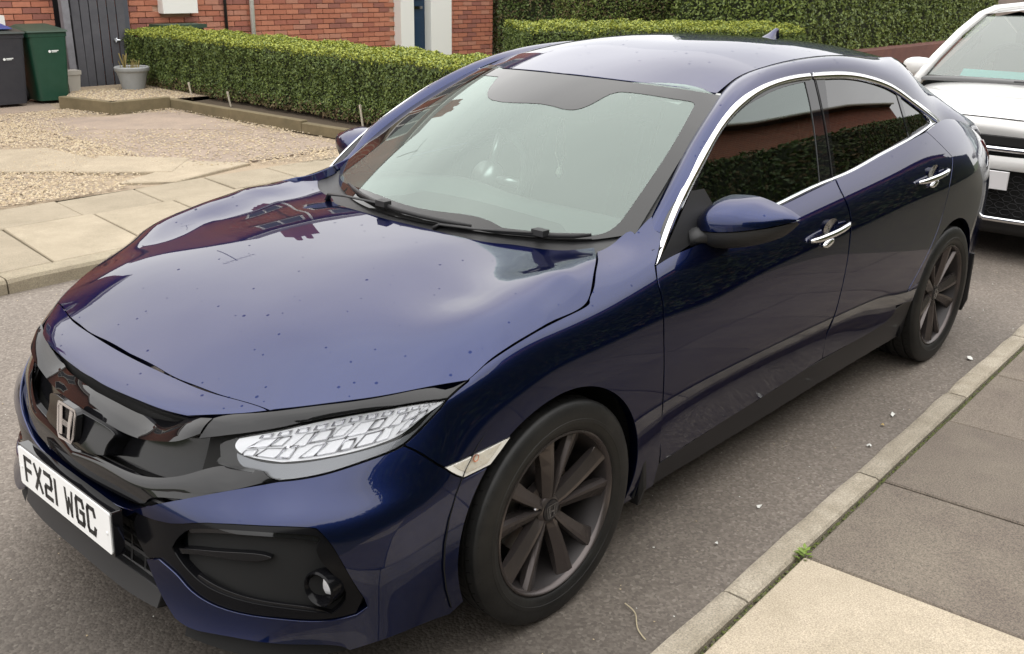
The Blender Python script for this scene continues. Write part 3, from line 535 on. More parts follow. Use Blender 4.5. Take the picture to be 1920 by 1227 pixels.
def cell(Hd,sg,name,m,s0,s1,f0,f1,skew,depth,out=.004):
    def pv(s_,f): return (s_,vb(s_)+(vt(s_)-vb(s_))*f)
    c=[pv(s0,f0),pv(s1,f0),pv(s1+skew,f1),pv(s0+skew,f1)]; X=P3('W',c); n=nrm_at('W',np.array([c[0]]))[0]
    if n[0]>0: n=-n
    X=X-n*(.018-out); m4=X.mean(0); ap=m4-n*depth+(X[1]-X[0])*.18*((hash((round(s0,3),f0))%5)-2)*.4
    V=[*X,*(m4+(X-m4)*.45-n*depth)]
    V=[np.array(q)*[1,sg,1] for q in V]; b=MB(); b.add(V,[(0,1,5,4),(1,2,6,5),(2,3,7,6),(3,0,4,7),(4,5,6,7)]); return b.ob(name,m,Hd)
for (a_,b_,H_,sg) in ((ra,sa,hA,1),(rb,sb,hB,-1)):
    attach(a_,H_); attach(b_,H_)
    for i in range(12):
        s0=.575+i*.036; cell(H_,sg,'led_cell',led,s0,s0+.025,.80,.97,.004,.008,.005)
    for i in range(10):
        s0=.560+i*.040
        j=[((i*7+k*3)%5-2)*.003 for k in range(4)]; cm=(CUP,CUPG,CUP,CUPD,CUPG)
        cell(H_,sg,'reflector_cup',cm[(i*3)%5],s0+j[0],s0+.034+j[1],.42+j[2]*8,.76,.020+j[3]*1.5,.010+.004*(i%3))
        cell(H_,sg,'reflector_cup',cm[(i*2+1)%5],s0-.016+j[1],s0+.018+j[2],.06,.38+j[0]*8,.016-j[3]*1.5,.009+.005*((i+1)%3))
la,lb_=panel('lens','W',hl,LENS,None,off=-.001,rim=0,gap=.002,mirror=True); attach(la,hA); attach(lb_,hB)
AMB=mat('marker_lens',(.80,.78,.70),.15,.3,bump=(90,1,.004),noise=(35,.35,(.45,.36,.25)))
mA,mB_=panel('side_marker','W',seg_join(TRC['marker'][1]),mat('marker_edge',(.8,.78,.72),.25),CAR,off=-.001,rim=.01,gap=.001,mirror=True)
for q,sg in ((mA,1),(mB_,-1)):
    mk_=seg_join(TRC['marker'][1]); c=np.mean(mk_,axis=0); ins=[tuple(c+(np.array(p)-c)*.74) for p in mk_]
    if sg==1: xa,xb=panel('lamp_insert','W',ins,AMB,None,off=.0005,rim=.004,gap=0,mirror=True); attach(xa,mA); attach(xb,mB_)
BULB=mat('amber_bulb',(.45,.10,.02),.3,noise=(300,.4,(.7,.5,.4)))
Xm=P3('W',[tuple(np.mean(mk_,axis=0))])[0]
for sg,q in ((1,mA),(-1,mB_)):
    bb=MB(); bb.lathe([(0,.004),(.008,.003),(.010,0)],12,axis='y',c=(Xm[0]-.005,(-abs(Xm[1])-.003)*sg,Xm[2])); bb.ob('bulb',BULB,q)
# fender
ff=TRC['fender'][1]; fa=seg('fenderArch',0); f3=TRC['fenderF'][1]
out=seg_join(ff[:6]+[[ff[5][-1],(ff[5][-1][0],-.05)],[(ff[5][-1][0],-.05),(fa[0][0],-.05)],[(fa[0][0],-.05),fa[0]],fa,[fa[-1],f3[0][0]]]+f3)
def flare(X):
    r=np.hypot(X[:,0],X[:,2]-.32); return .010*np.exp(-((r-.365)/.035)**2)*(X[:,2]>.2)
panel('front_fender','W',out,PAINT,CAR,mirror=True,rim=.030,gap=.002,refine=.8)
# doors
panel('front_door','W',seg_join(TRC['door'][1]),PAINT,CAR,mirror=True,gap=.0022,warp=lambda X: -.010*np.exp(-((X[:,2]-(.40+.03*(X[:,0]-.5)))/.05)**2))
out=seg_join(TRC['doorR'][1]+[[seg('doorR',2)[-1],seg('doorRarch',0)[0]],seg('doorRarch',0),[seg('doorRarch',0)[-1],seg('doorRlow',0)[0]]]+TRC['doorRlow'][1])
panel('rear_door','W',out,PAINT,CAR,mirror=True,gap=.0022,warp=lambda X: -.010*np.exp(-((X[:,2]-(.40+.09*(X[:,0]-1.5)))/.05)**2)*np.clip((2.35-X[:,0])/.3,0,1))
# rear quarter and bumper in one
qa=seg('quarterArch',0); dr=TRC['doorR'][1]
qa2=qa[::-1] # from front of the arch round to the back
out=seg_join([[dr[1][0]]+dr[1][1:],dr[2],[dr[2][-1],qa2[0]],qa2,[qa2[-1],(4.85,-.1)],[(4.85,-.1),(5.05,-.1),(5.72,-.1)],[(5.72,-.1),(5.72,6.0)],[(5.72,6.0),(5.3,6.02),(5.0,6.04),(4.6,6.06),(4.3,6.05),tuple(dr[1][0])]])
panel('rear_quarter','W',out,PAINT,CAR,mirror=True,gap=.002,rim=.025)
# sills
fl=ff[5][-1]
sill=seg_join([[(2.0,.60),(2.23,.63),(2.90,.78),(3.04,.80),(3.35,.86),(3.5,.98),(3.68,1.26),(3.86,1.42)],[(3.86,1.42),(3.845,.80),(3.87,.05)],[(3.87,.05),(1.90,-.05)],[(1.90,-.05),(1.90,.60)],[(1.90,.60),(2.0,.60)]])
panel('side_sill','W',sill,mat('sill_black',(.006,.006,.009),.3,0,.12,spec=.15),CAR,off=-.004,mirror=True,rim=.05)
# dark inner shell closes gaps
def circ(cx,r):
    # circle in (s,v) by inversion table
    out=[]
    for a in np.linspace(0,2*np.pi,28,endpoint=False):
        x,z=cx+r*np.cos(a),.32+r*np.sin(a); s=np.interp(x,NETA[8:,2,0],SK[8:]); v=3.
        for _ in range(20):
            h=1e-4; X=WR([s,s+h,s],[v,v,v+h]); rr=np.array([x-X[0,0],z-X[0,2]]); J=np.array([[(X[1,0]-X[0,0])/h,(X[2,0]-X[0,0])/h],[(X[1,2]-X[0,2])/h,(X[2,2]-X[0,2])/h]])
            d=np.clip(np.linalg.solve(J,rr),-.5,.5); s+=d[0]; v+=d[1]
        out.append((s,v))
    return out
c1=[q for q in circ(0,.375)]; c2=[q for q in circ(2.697,.375)]
def cut(c):
    return [q for q in c if q[1]>.0]
def shell_outline():
    top=[(.0,5.7),(.5,5.7),(1.2,5.8),(2.0,5.85),(3.0,5.9),(4.0,5.95),(5.0,6.0),(5.7,6.0)]
    a1=cut(c1); a2=cut(c2)
    a1=sorted(a1,key=lambda q:math.atan2(q[0]-1.5,q[1]-.6)); a2=sorted(a2,key=lambda q:math.atan2(q[0]-4.2,q[1]-.6))
    return top+[(5.7,.1),(4.8,.1)]+a2[::-1]+[(3.7,.1),(2.0,.1)]+a1[::-1]+[(1.0,.1),(.45,.1),(.45,5.0),(0,5.0)]
panel('inner_shell','W',shell_outline(),VOID,CAR,off=-.03,rim=0,gap=0,mirror=True,dens=.05,refine=2)
panel('inner_bonnet','H',[(-.62,-.5),(-.5,-.66),(-.2,-.80),(.35,-.78),(.42,-.6),(.55,-.4),(.55,.4),(.42,.6),(.35,.78),(-.2,.80),(-.5,.66),(-.62,.5)],VOID,CAR,off=-.03,rim=0,gap=0,dens=.08,refine=2)
# wheel wells, underbody
for cx in (0,2.697):
    for sg in (-1,1):
        prof=[(.40,.868),(.385,.80),(.385,.45),(.0,.45)]
        wl=MB(); wl.lathe([(r,h*sg) for r,h in prof],24,axis='y',c=(cx,0,.34),a0=-.35,a1=math.pi+.35); wl.ob('wheel_well',VOID,CAR)

ub=MB(); ub.box((-.50,0,.225),(.42,1.15,.03)); ub.box((1.35,0,.205),(2.0,1.66,.03)); ub.box((3.27,0,.25),(.4,1.3,.03)); ub.box((1.35,0,.22),(4.2,1.0,.03))
ub.ob('underbody',VOID,CAR)
# mud flaps
for cx,z in ((.372,.165),(3.07,.14)):
    for sg in (-1,1):
        b_=MB(); V=[(cx,sg*.70,.44),(cx,sg*.885,.44),(cx+.035,sg*.878,z+.06),(cx+.035,sg*.86,z),(cx+.035,sg*.70,z)]
        b_.add(V+[(x+.014,y,w) for x,y,w in V],[(0,1,2,3,4),(9,8,7,6,5),(0,5,6,1),(1,6,7,2),(2,7,8,3),(3,8,9,4),(4,9,5,0)]); b_.ob('mud_flap',MBL,CAR)
# ---------------- greenhouse
apil=np.array([(.572,-.712,.958),(.62,-.698,.994),(.741,-.671,1.079),(.839,-.648,1.144),(.981,-.615,1.22),(1.08,-.592,1.265),(1.163,-.570,1.297)])
redge=np.array([(x,y,float(RT(np.array([x]),np.array([y]))[0])) for x,y in ((1.3,-.545),(1.5,-.542),(1.78,-.54),(2.1,-.538),(2.49,-.53),(2.80,-.505))])
hatch=np.array([(2.89,-.505,1.268),(2.998,-.53,1.209),(3.099,-.56,1.155),(3.258,-.60,1.06),(3.43,-.635,.981),(3.56,-.64,.915)])
cA=catmull(np.r_[apil,redge,hatch],8)
co3=P3('G',seg('chromeOut',0)); 
lowB=np.r_[[P3('W',[ff[2][-1]])[0]+np.array([.03,-.0,.003])],[P3('W',[ff[3][-1]])[0]]]
cBp=np.r_[co3[2:], [[3.12,-.715,1.028],[3.33,-.70,.980],[3.50,-.66,.922]]]
cB0=np.array([(.600,-.768,.948),(.632,-.764,.972)])
cB=catmull(np.r_[cB0,cBp],8)
def resample(P,n):
    d=np.r_[0,np.cumsum(np.linalg.norm(np.diff(P,axis=0),axis=1))]; t=np.linspace(0,d[-1],n); return np.stack([np.interp(t,d,P[:,i]) for i in range(3)],1)
def by_x(P,xs): return np.stack([xs,np.interp(xs,P[:,0],P[:,1]),np.interp(xs,P[:,0],P[:,2])],1)
def rail(name,A,B,m,bulge,nc=9,inset=.002):
    n=len(A); V=[]
    for i in range(n):
        t=A[min(i+1,n-1)]-A[max(i-1,0)]; a,b=A[i],B[i]; w=b-a; nn=np.cross(t,w); nn/=np.linalg.norm(nn)
        if nn[1]>0 and abs(nn[1])>.2: nn=-nn
        if nn[2]<0 : nn=-nn
        bl_=bulge[i] if hasattr(bulge,'__len__') else bulge
        for j in range(nc):
            f=j/(nc-1); V.append(a+w*f+nn*bl_*4*f*(1-f))
    V=np.array(V); G=V.reshape(n,nc,3)
    du=np.gradient(G,axis=0); dv=np.gradient(G,axis=1); NN=np.cross(du,dv); NN/=np.linalg.norm(NN,axis=2,keepdims=True)
    if NN[...,2].mean()<0: NN=-NN
    F=[(i*nc+j,(i+1)*nc+j,(i+1)*nc+j+1,i*nc+j+1) for i in range(n-1) for j in range(nc-1)]
    f=F[0]; 
    if np.dot(np.cross(V[f[1]]-V[f[0]],V[f[2]]-V[f[1]]),NN[0,0])<0: F=[q[::-1] for q in F]
    # turned-in edges
    V=list(V); NL=list(NN.reshape(-1,3)); base=len(V)
    for j in (0,nc-1):
        b0=len(V)
        for i in range(n):
            V.append(G[i,j]); NL.append(NN[i,j]); V.append(G[i,j]-NN[i,j]*.02); NL.append(NN[i,j])
        F+=[(b0+2*i,b0+2*i+1,b0+2*i+3,b0+2*i+2) for i in range(n-1)]
    V=np.array(V);NL=np.array(NL)
    mk(name,V,F,m,CAR,nrm=NL); mk(name,V*[1,-1,1],[q[::-1] for q in F],m,CAR,nrm=NL*[1,-1,1])
    return G
nA=60
tA=resample(cA,400); tB=resample(cB,400)
# match along the two curves: param by arc but keep A-pillar top aligned
def split_match(A,B,keysA,keysB,n):
    dA=np.r_[0,np.cumsum(np.linalg.norm(np.diff(A,axis=0),axis=1))]; dB=np.r_[0,np.cumsum(np.linalg.norm(np.diff(B,axis=0),axis=1))]
    ka=[0]+[dA[np.argmin(abs(A[:,0]-x))] for x in keysA]+[dA[-1]]; kb=[0]+[dB[np.argmin(abs(B[:,0]-x))] for x in keysB]+[dB[-1]]
    t=np.linspace(0,len(ka)-1,n); a=np.interp(t,range(len(ka)),ka); b=np.interp(t,range(len(kb)),kb)
    # smooth the correspondence
    return np.stack([np.interp(a,dA,A[:,i]) for i in range(3)],1),np.stack([np.interp(b,dB,B[:,i]) for i in range(3)],1)
A_,B_=split_match(tA,tB,(1.163,1.9,2.80),(1.12,1.85,2.62),72)
bul=np.interp(np.linspace(0,1,72),[0,.2,.3,.5,.75,1],[.012,.016,.020,.022,.024,.030])
rail('roof_rail',A_,B_,PAINT,bul)
# glass and frames
panel('windscreen','S',seg_join([[(-1,0),(-.85,0),(-.6,0),(-.3,0),(0,0),(.3,0),(.6,0),(.85,0),(1,0)],[(1,0),(1,.35),(1,.7),(1,.97)],[(1,.97),(.97,1),(.5,1),(0,1),(-.5,1),(-.97,1),(-1,.97)],[(-1,.97),(-1,.7),(-1,.35),(-1,0)]]),GLW,CAR,off=0,gap=.002,rim=.004)
fr=seg_join(TRC['frit'][1])
panel('windscreen_border','S',[(-1,-.01),(-.5,-.01),(0,-.01),(.5,-.01),(1,-.01),(1,.5),(1,1),(.5,1.0),(0,1.0),(-.5,1),(-1,1),(-1,.5)],FRIT,CAR,off=.0012,rim=.001,gap=.0015,holes=[fr],refine=.8)
panel('windscreen_seal','S',[(-1.03,-.02),(0,-.02),(1.03,-.02),(1.02,1.01),(.5,1.012),(0,1.012),(-.5,1.012),(-1.02,1.01)],MBL,CAR,off=-.008,rim=0,gap=0,holes=[[(-.99,.02),(-.99,.98),(.99,.98),(.99,.02)]])
CP=mat('cowl_plastic',(.02,.02,.021),.5)
cw=MB(); us=np.linspace(-1,1,31); Bt=P3('S',[(u,.0) for u in us])
hr=[]
for u,b in zip(us,Bt):
    y=b[1]; ay=abs(y); x=np.interp(ay,[0,.15,.30,.374,.423,.504,.583,.65,.75],[.165,.175,.205,.243,.276,.305,.336,.37,.40]); hr.append((x,y*.98,float(HT(np.array([x]),np.array([y]))[0])-.016))
V=[];
for a,b in zip(hr,Bt): 
    a=np.array(a); V+= [a,(a*.5+b*.5)+np.array([0,0,-.012]),b+np.array([.01,0,-.006])]
cw.add(V,[(3*i+j,3*i+j+1,3*i+j+4,3*i+j+3) for i in range(30) for j in (0,1)]); cw.ob('cowl',CP,CAR,smooth=True)
panel('roof','R',sym_outline(seg_join([[(.992,0),(1.018,-.247),(1.06,-.38),(1.108,-.478),(1.168,-.555)],[(1.168,-.555),(1.3,-.541),(1.5,-.538),(1.78,-.536),(2.1,-.534),(2.49,-.526),(2.80,-.50)],[(2.80,-.50),(2.87,-.3),(2.90,0)]]),1)[:-1],PAINT,CAR,gap=.003,rim=.02)
ditch=[(x,y,z-.007) for x,y,z in redge]; 
for sg in (1,-1):
    dd=MB(); dd.tube([(x,y*sg,z) for x,y,z in catmull([(1.163,-.568,1.286)]+ditch,4)],.007,6); dd.ob('roof_ditch_moulding',MBL,CAR,smooth=True)
def frameN(k,uv): n=nrm_at(k,np.array(uv,float)); n[n[:,1]>0]*=-1; return n
# door frame darkness behind chrome: black pillar trim sheet on the glass surface slightly inside
ci=[tuple(q) for q in seg('chromeIn',0)]; bc=[tuple(q) for q in seg('beltChrome',0)]
outl=seg_join([seg('chromeOut',0),seg('beltChrome',0)+[seg('chromeOut',0)[0]]])
hF=seg_join(TRC['glassF'][1]); hR=seg_join(TRC['glassR'][1]); hQ=seg_join(TRC['glassQ'][1])
panel('window_frame','G',outl,BLK,CAR,off=-.003,rim=.02,gap=0,holes=[hF,hR,hQ],mirror=True)
panel('side_window','G',hF,GLS,CAR,off=-.006,rim=0,gap=-.003,mirror=True)
panel('side_window','G',hR,GLR,CAR,off=-.006,rim=0,gap=-.003,mirror=True)
panel('side_window','G',hQ,GLR,CAR,off=-.006,rim=0,gap=-.003,mirror=True)
# chrome mouldings: top arc split at the B pillar, belt line, front upright
o_=np.array(seg('chromeOut',0)); i_=np.array(seg('chromeIn',0))
mid=catmull((o_[:18]+i_)/2,4); wch=catmull(np.abs(P3('G',o_)-P3('G',i_)),4)
wl_=np.clip(np.linalg.norm(wch,axis=1),.012,.024); 
ib=int(len(mid)*.60)
jb=np.argmin(abs(mid[:,0]-1.70))
for a,b in ((0,jb),(jb+1,len(mid))):
    q=mid[a:b]; band('window_chrome',P3('G',q),list(np.clip(wl_[a:b]*1.35,.016,.030)),.005,CHR,CAR,frameN('G',q),mirror=True)
q=catmull(seg('beltChrome',0)[1:]+[],4); band('belt_chrome',P3('G',q),.017,.005,CHR,CAR,frameN('G',q),mirror=True)
qq=q+np.array([0,-.022]); band('belt_seal',P3('G',qq),.020,.003,MBL,CAR,frameN('G',qq),mirror=True)
# triangular tip of the chrome at the rear
tp=np.array([seg('chromeOut',0)[-3],seg('chromeOut',0)[-1],seg('beltChrome',0)[1],seg('glassQ',0)[-1],seg('glassQ',0)[-2]])
panel('window_chrome','G',[tuple(v) for v in (tp[0],(tp[0]+tp[1])/2+[.0,.004],tp[1],tp[2],tp[3])],CHR,CAR,off=.002,rim=.006,gap=0,mirror=True)
# B pillar glass-black applique
bp=[tuple(q) for q in (hF and [seg('glassF',0)[-1],seg('glassF',1)[1],seg('glassF',1)[2],seg('glassF',1)[3]])]
# shut line between the window frames
q=catmull([inv for inv in []] or [(1.716,1.335),(1.680,1.20),(1.640,1.06),(1.618,.972)],4)
band('pillar_seam',P3('G',q),.006,.0012,VOID,CAR,frameN('G',q),mirror=True)
# front quarter divider inside the front window
# hatch: glass and lower tail
hg=MB(); us=np.linspace(-1,1,15)
prof=[(2.86,.0,1.315,.50),(3.05,0,1.205,.54),(3.22,0,1.10,.58),(3.34,0,1.035,.61)]
for (x,_,z,w) in prof:
    for u in us: hg.V.append((x-.02*u*u,u*w,z-.015*u*u))
hg.F=[(i*15+j,i*15+j+1,(i+1)*15+j+1,(i+1)*15+j) for i in range(3) for j in range(14)]; hg.M=[0]*len(hg.F)
hg.ob('hatch_glass',mat('dark_rear_glass',(.01,.01,.012),.05,0,.5),CAR,smooth=True)
tl=MB()
for (x,z,w) in ((3.34,1.035,.61),(3.50,.975,.635),(3.60,.915,.64),(3.60,.80,.64)):
    for u in us: tl.V.append((x-.06*u*u,u*w,z-.01*u*u))
tl.F=[(i*15+j,i*15+j+1,(i+1)*15+j+1,(i+1)*15+j) for i in range(3) for j in range(14)]; tl.M=[0]*len(tl.F)
tl.ob('tailgate',PAINT,CAR,smooth=True)
spb=MB(); 
for (x,z,w) in ((2.86,1.352,.485),(2.95,1.338,.49),(3.03,1.318,.48),(3.03,1.300,.48),(2.90,1.30,.47)):
    for u in us: spb.V.append((x-.09*u*u,u*w,z-.030*u*u))
spb.F=[(i*15+j,i*15+j+1,(i+1)*15+j+1,(i+1)*15+j) for i in range(4) for j in range(14)]; spb.M=[0]*len(spb.F)
spb.ob('roof_spoiler',PAINT,CAR,smooth=True,autos=.6)
RED=mat('tail_lens',(.16,.008,.010),.08,0,.8)
panel('tail_lamp','W',seg_join([[(4.80,5.45),(5.0,5.6),(5.3,5.6)],[(5.3,5.6),(5.3,4.4)],[(5.3,4.4),(5.05,4.3),(4.92,4.6),(4.80,5.45)]]),RED,CAR,off=.006,rim=.012,mirror=True)
# shark fin
sf=MB(); sec=[(0,.030,.0),(.03,.028,.012),(.07,.022,.028),(.105,.014,.044),(.125,.009,.052),(.14,.010,.050),(.142,.014,.0)]
n=8
for i,(x,w,h) in enumerate(sec):
    for k in range(n):
        a=math.pi*k/(n-1); sf.V.append((2.43+x,math.cos(a)*w,1.397-.00+max(0,math.sin(a))**.6*h-.02*x))
sf.F=[(i*n+k,i*n+k+1,(i+1)*n+k+1,(i+1)*n+k) for i in range(len(sec)-1) for k in range(n-1)]; sf.M=[0]*len(sf.F)
sf.ob('roof_antenna',PAINT,CAR,smooth=True,autos=.9)
# door handles
def handle(a,b,sg=1,key=None):
    A=P3('W',[a])[0]; B=P3('W',[b])[0]; root=MB()
    t=np.linspace(0,1,11); n=np.array([0,-1,.12]); 
    P=[A+(B-A)*q+n*(.006+.030*math.sin(math.pi*min(1,max(0,q)))**.45) for q in t]; r=[.007,.010,.0115,.012,.012,.012,.012,.012,.0115,.010,.007]
    root.tube([np.array(p)*[1,sg,1] for p in P],r,10,flat=.75,upv=(0,1,0))
    h=root.ob('door_handle',CHR,CAR,smooth=True)
    cup=MB(); c=(A+B)/2+np.array([.0,-.0015,-.001]); R=[]
    for i in range(20):
        w=2*math.pi*i/20; R.append(c+np.array([math.cos(w)*.055,0,math.sin(w)*.033]))
    cup.add([np.array(q)*[1,sg,1] for q in R],[tuple(range(20)) if sg>0 else tuple(range(20))[::-1]]); 
    return h
hs=TRC['handles'][1]
for sg in (1,-1):
    for i,m_ in ((0,2),(1,3)):
        h=handle(hs[i][0],hs[i][1],sg)
        A=P3('W',[hs[m_][0]])[0]; B=P3('W',[hs[m_][1]])[0]; k=MB(); c=(A+B)/2+np.array([0,-.006,.004])
        V=[];nn_=14
        for ring,(sc_,d) in enumerate(((1,0.004),(.95,-.006),(.6,-.009))):
            for i2 in range(nn_):
                w=2*math.pi*i2/nn_; V.append((c+np.array([math.cos(w)*.034*sc_,d-.003,math.sin(w)*.0135*sc_+math.cos(w)*.006*sc_]))*[1,sg,1])
        F=[(r*nn_+i2,r*nn_+(i2+1)%nn_,(r+1)*nn_+(i2+1)%nn_,(r+1)*nn_+i2) for r in (0,1) for i2 in range(nn_)]+[tuple(range(2*nn_,3*nn_))]
        if sg<0: F=[f[::-1] for f in F]
        k.add(V,F); k.ob('lock_cover',CHR,h,smooth=True)
        cupm=MB(); c=(P3('W',[hs[i][0]])[0]*.45+P3('W',[hs[i][1]])[0]*.55)
        V=[c+np.array([0,-.0022,.012])]; NN=[(0,-1,0)]
        for rr_ in (.5,1.):
            for i2 in range(20):
                w=2*math.pi*i2/20; V.append(c+np.array([math.cos(w)*.056*rr_,-.0020+.0012*(rr_>.6),.012+math.sin(w)*.031*rr_])); q=np.array([-math.cos(w)*.65*rr_,-1,-math.sin(w)*.9*rr_]); NN.append(q/np.linalg.norm(q))
        F=[(0,1+i2,1+(i2+1)%20) for i2 in range(20)]+[(1+i2,21+i2,21+(i2+1)%20,1+(i2+1)%20) for i2 in range(20)]
        V=np.array(V)*[1,sg,1]; NN=np.array(NN)*[1,sg,1]
        if sg<0: F=[f[::-1] for f in F]
        mk('handle_cup',V,F,mat('handle_cup_shade',(.004,.006,.022),.12,.3,1),h,nrm=NN)  # flat disc: darker blue and bowl normals stand in for the recess shading
# ---------------- mirrors
def mirror_(sg):
    root=D.objects.new('door_mirror',None); COL.objects.link(root); root.location=(.80,-.85*sg,.98); attach(root,CAR)
    K=[0,.12,.35,.55,.75,.9,1]; f_=np.linspace(0,1,27); f_=1-(1-f_)**1.3
    g=lambda v: nspline(K,np.array(v,float),f_)
    Y=.772+.285*f_; ZT=g([.985,1.030,1.055,1.056,1.042,1.029,1.014]); ZS=g([.955,.956,.962,.972,.985,.997,1.006]); ZB=g([.890,.886,.893,.908,.932,.962,.996]); XF=g([.745,.712,.702,.715,.745,.785,.832]); XB=g([.80,.815,.83,.84,.848,.852,.856])
    def shell(top,mname,m):
        V=[];F=[];nv=14; zc=(ZT+ZB)/2
        for i in range(len(f_)):
            z0_,z1_=(ZS[i],ZT[i]) if top else (ZB[i],ZS[i]-.004)
            for j in range(nv+1):
                z=z0_+(z1_-z0_)*math.sin(j/nv*math.pi/2) if top else z0_+(z1_-z0_)*(1-math.cos(j/nv*math.pi/2))
                h=(z-ZS[i])/((ZT[i]-ZS[i]) if top else (ZS[i]-ZB[i])+1e-6); h=min(1,abs(h))
                x=XB[i]-(XB[i]-XF[i]-(0 if top else .006))*(1-h**3.2)**(1/1.8)
                V.append((x,-Y[i],z))
        n=nv+1
        for i in range(len(f_)-1):
            for j in range(nv): F.append((i*n+j,i*n+j+1,(i+1)*n+j+1,(i+1)*n+j))
        F.append(tuple(range(n)))
        # seam face closes the split
        k0=0 if top else nv; b0=len(V)
        for i in range(len(f_)): V.append((XB[i],-Y[i],ZS[i]-(0 if top else .004)))
        for i in range(len(f_)-1): F.append((i*n+k0,(i+1)*n+k0,b0+i+1,b0+i))
        V=np.array(V)*[1,sg,1]
        o=mk(mname,V,F if sg<0 else [f[::-1] for f in F],m,root,smooth=True)
        bm=bmesh.new(); bm.from_mesh(o.data); bmesh.ops.recalc_face_normals(bm,faces=bm.faces)
        for e in bm.edges:
            if len(e.link_faces)==2 and e.calc_face_angle(0)>.8: e.smooth=False
        bm.to_mesh(o.data); bm.free()
    shell(True,'mirror_cap',PAINT); shell(False,'mirror_base',MBL)
    st=MB(); Q=[(.70,-.775,.930),(.725,-.800,.935),(.755,-.83,.94),(.785,-.86,.945)]
    st.tube([np.array(q)*[1,sg,1] for q in Q],[.050,.044,.040,.032],10,flat=.62); st.ob('mirror_stalk',MBL,root,smooth=True)
    tr=MB(); T=[(.50,.885),(.60,.902),(.73,.928),(.86,.948),(.80,1.06),(.735,1.062),(.64,.99),(.56,.925)]
    A=[P3('G',[q])[0]+np.array([0,-.008,0]) for q in T]; 
    tr.add([a*[1,sg,1] for a in A],[tuple(range(len(A))) if sg>0 else tuple(range(len(A)))[::-1]]); tr.ob('mirror_sail',MBL,root)
    gl=MB(); V=[(.862,-(.88+.05*math.cos(0)),1)]; ring=[]
    for i in range(20):
        w=2*math.pi*i/20; ring.append(np.array((.858,-(.925+.105*math.cos(w)),.992+.045*math.sin(w)+.014*math.cos(w)))*[1,sg,1])
    gl.add(ring,[tuple(range(20))]); gl.ob('mirror_glass',mat('mirror_silver',(.9,.9,.9),.02,1),root)
    return root
mirror_(1); mirror_(-1)
# ---------------- wipers
def wiper(pts,arm,wname):
    b=MB(); P=[p for p in pts]; b.tube([tuple(p+np.array([0,0,.0])) for p in P],[.004]+[.007]*(len(P)-2)+[.004],8,flat=1.2); o=b.ob('wiper_blade',MBL,CAR,smooth=True)
    a=MB(); a.tube(arm,[.012,.009,.007,.006],8,flat=.6); a.ob('wiper_arm',MBL,o,smooth=True)
    c=MB(); m_=pts[len(pts)//2]; c.box(tuple(m_+np.array([-.004,0,.008])),(.03,.045,.018)); c.ob('wiper_clip',MBL,o)
WP=lambda u,t: P3('S',[(u,t)])[0]+np.array([-.010,0,.012])
pt=[WP(u,t) for u,t in zip(np.linspace(.60,-.40,9),np.linspace(.03,.0,9))]
wiper(pt,[(.27,.42,.915),(.262,.40,.938),(.25,.30,.950),tuple(pt[4]+np.array([-.004,0,.004]))],'w')
pt=[WP(u,t) for u,t in zip(np.linspace(-.45,-.86,8),np.linspace(-.01,.0,8))]
wiper(pt,[(.235,-.16,.925),(.24,-.18,.940),(.27,-.30,.942),tuple(pt[4]+np.array([-.004,0,.004]))],'w')
